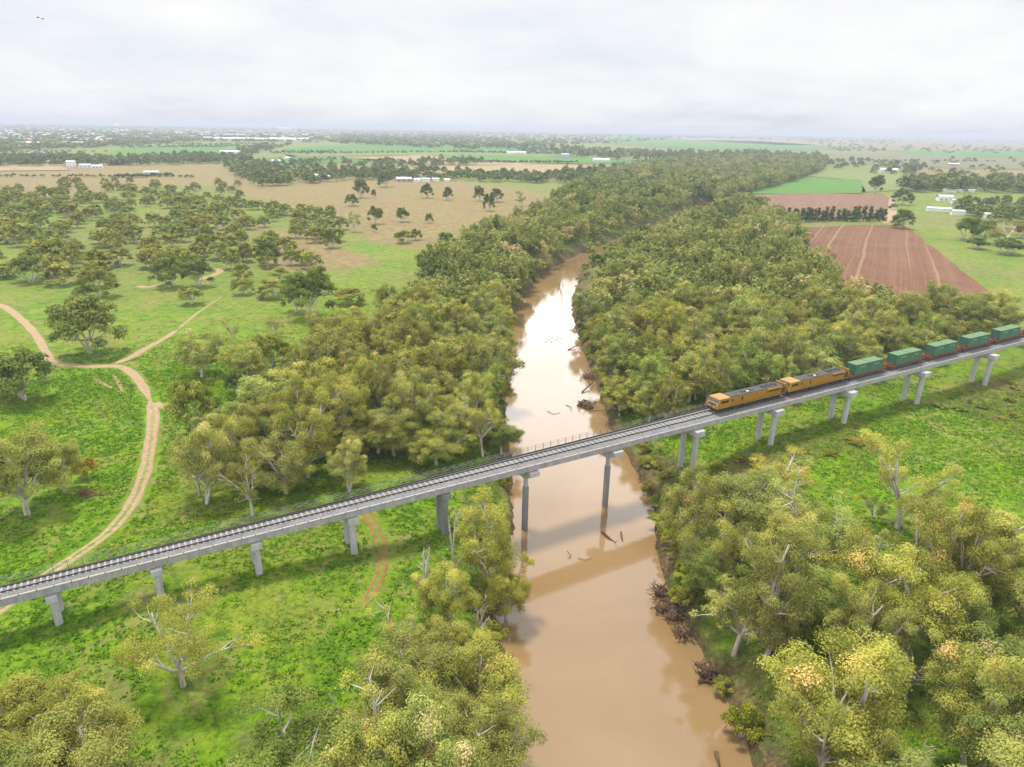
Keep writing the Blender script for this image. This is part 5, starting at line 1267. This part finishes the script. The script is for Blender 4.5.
# ------------------------------------------------------------------ birds
def bird(name, mat, L_, wings):
    o = empty(name); n = 10
    prof = [(.02, -.5), (.10, -.38), (.17, -.15), (.18, .05), (.12, .25), (.075, .33), (.11, .42), (.09, .5), (.02, .60)]
    vs = [(y, r_ * math.cos(6.283 * i_ / n), r_ * .9 * math.sin(6.283 * i_ / n) + .08 * max(0, y) * 2) for r_, y in prof for i_ in range(n)]
    fs = [(k_ * n + i_, k_ * n + (i_ + 1) % n, (k_ + 1) * n + (i_ + 1) % n, (k_ + 1) * n + i_) for k_ in range(len(prof) - 1) for i_ in range(n)] + [tuple(range(n - 1, -1, -1)), tuple(range((len(prof) - 1) * n, len(prof) * n))]
    m_ = MB().add(vs, fs)
    m_.add([(-.45, -.06, 0), (-.45, .06, 0), (-.85, .12, -.02), (-.85, -.12, -.02), (-.45, -.06, .03), (-.45, .06, .03), (-.85, .12, .01), (-.85, -.12, .01)], [(3, 2, 1, 0), (4, 5, 6, 7), (0, 1, 5, 4), (1, 2, 6, 5), (2, 3, 7, 6), (3, 0, 4, 7)])
    m_.add([(.60, -.03, .06), (.60, .03, .06), (.60, 0, .10), (.72, 0, .03)], [(0, 1, 3), (1, 2, 3), (2, 0, 3), (0, 2, 1)])
    for sy in (-1, 1):
        if wings: m_.add([(.22, sy * .1, .08), (-.12, sy * .1, .06), (-.02, sy * .62, .22), (.26, sy * .55, .24), (-.14, sy * 1.15, .16), (.08, sy * 1.12, .18), (.22, sy * .1, .11), (-.12, sy * .1, .09), (-.02, sy * .62, .25), (.26, sy * .55, .27), (-.14, sy * 1.15, .18), (.08, sy * 1.12, .2)], [(0, 1, 2, 3), (3, 2, 4, 5), (6, 9, 8, 7), (9, 11, 10, 8), (0, 3, 9, 6), (1, 7, 8, 2), (3, 5, 11, 9), (2, 8, 10, 4), (4, 10, 11, 5)])
        else: m_.add([(.2, sy * .15, .12), (-.45, sy * .06, .05), (-.1, sy * .19, .0), (.2, sy * .17, .10), (-.45, sy * .08, .03), (-.1, sy * .205, -.02)], [(0, 1, 2), (3, 5, 4), (0, 2, 5, 3), (1, 4, 5, 2)])
    m_.v = [(a * L_, b * L_, c * L_) for a, b, c in m_.v]
    return m_, mat
def put_bird(src, name, x, y, z, rz, label, group):
    o = link(name, src, None, (x, y, z), rz); return tag(o, label, 'bird', group)
def bmesh_of(nm, L_, mat, wings):
    m_, _ = bird('tmp', mat, L_, wings); me = bpy.data.meshes.new(nm); me.from_pydata(m_.v, [], m_.f); me.materials.append(M[mat]); me.polygons.foreach_set('use_smooth', [True] * len(me.polygons)); me.update(); return me
cock = bmesh_of('cockatoo_body', .62, 'cockatoo', False); crow = bmesh_of('crow_body', .35, 'crow', True); duck = bmesh_of('duck_body', .55, 'duck', False)
bpy.context.view_layer.update()
deps = bpy.context.evaluated_depsgraph_get()
def top_hit(u, v):
    x, y = u - 512., 383.5 - v; d = (IX * x + IY * y + FW * FPX).normalized()
    ok, loc, nrm_, idx, ob, mtx = SC.ray_cast(deps, Vector((0, 0, CAMZ)), d, distance=600); return loc if ok else None
nb_ = 0
for (u0, v0, su, sv, n) in ((410, 268, 16, 6, 12), (500, 254, 18, 5, 14), (396, 282, 8, 4, 4), (612, 318, 12, 6, 9), (640, 336, 16, 6, 5), (655, 205, 10, 4, 3)):
    for _ in range(n):
        h_ = top_hit(u0 + rng.normal(0, su / 2), v0 + rng.normal(0, sv / 2))
        if h_ is None or h_.z < 2: continue
        put_bird(cock, 'cockatoo', h_.x, h_.y, h_.z + .08, rng.uniform(0, 6.28), 'white cockatoo perched in the treetops beside the river', 'white cockatoos perched in the riverside treetops')
for (u, v) in ((546, 339), (549, 340), (552, 338), (556, 340), (558, 337), (561, 339), (546, 342), (551, 342), (572, 326), (570, 330)):
    x, y = P(u, v, WZ + .05); put_bird(duck, 'duck', x, y, WZ + .12, rng.uniform(0, 6.28), 'small dark duck floating on the river upstream of the bridge', 'ducks floating upstream of the bridge')
for (u, v, rz, lab) in ((38, 17.5, .4, 'black bird flying in the sky, the higher of the pair'), (42.5, 19, 1.2, 'black bird flying in the sky, the lower of the pair')):
    x, y = u - 512., 383.5 - v; d = (IX * x + IY * y + FW * FPX).normalized() * 130; tag(link('crow', crow, None, (d.x, d.y, CAMZ + d.z), rz), lab, 'bird')

# ------------------------------------------------------------------ haze
mt = bpy.data.materials.new('haze_air'); mt.use_nodes = True; t = mt.node_tree; t.nodes.clear(); out = N(t, 'ShaderNodeOutputMaterial')
pv = N(t, 'ShaderNodeVolumePrincipled'); pv.inputs['Color'].default_value = (.64, .70, .80, 1); pv.inputs['Density'].default_value = HAZE_DENSITY; pv.inputs['Anisotropy'].default_value = 0.0
L(t, pv.outputs[0], out.inputs['Volume'])
hz = MB().box(-28500, 28500, -28500, 28500, -9.0, 81.0).build('haze', mt); tag(hz, kind='stuff')
print('objects', len(bpy.data.objects))
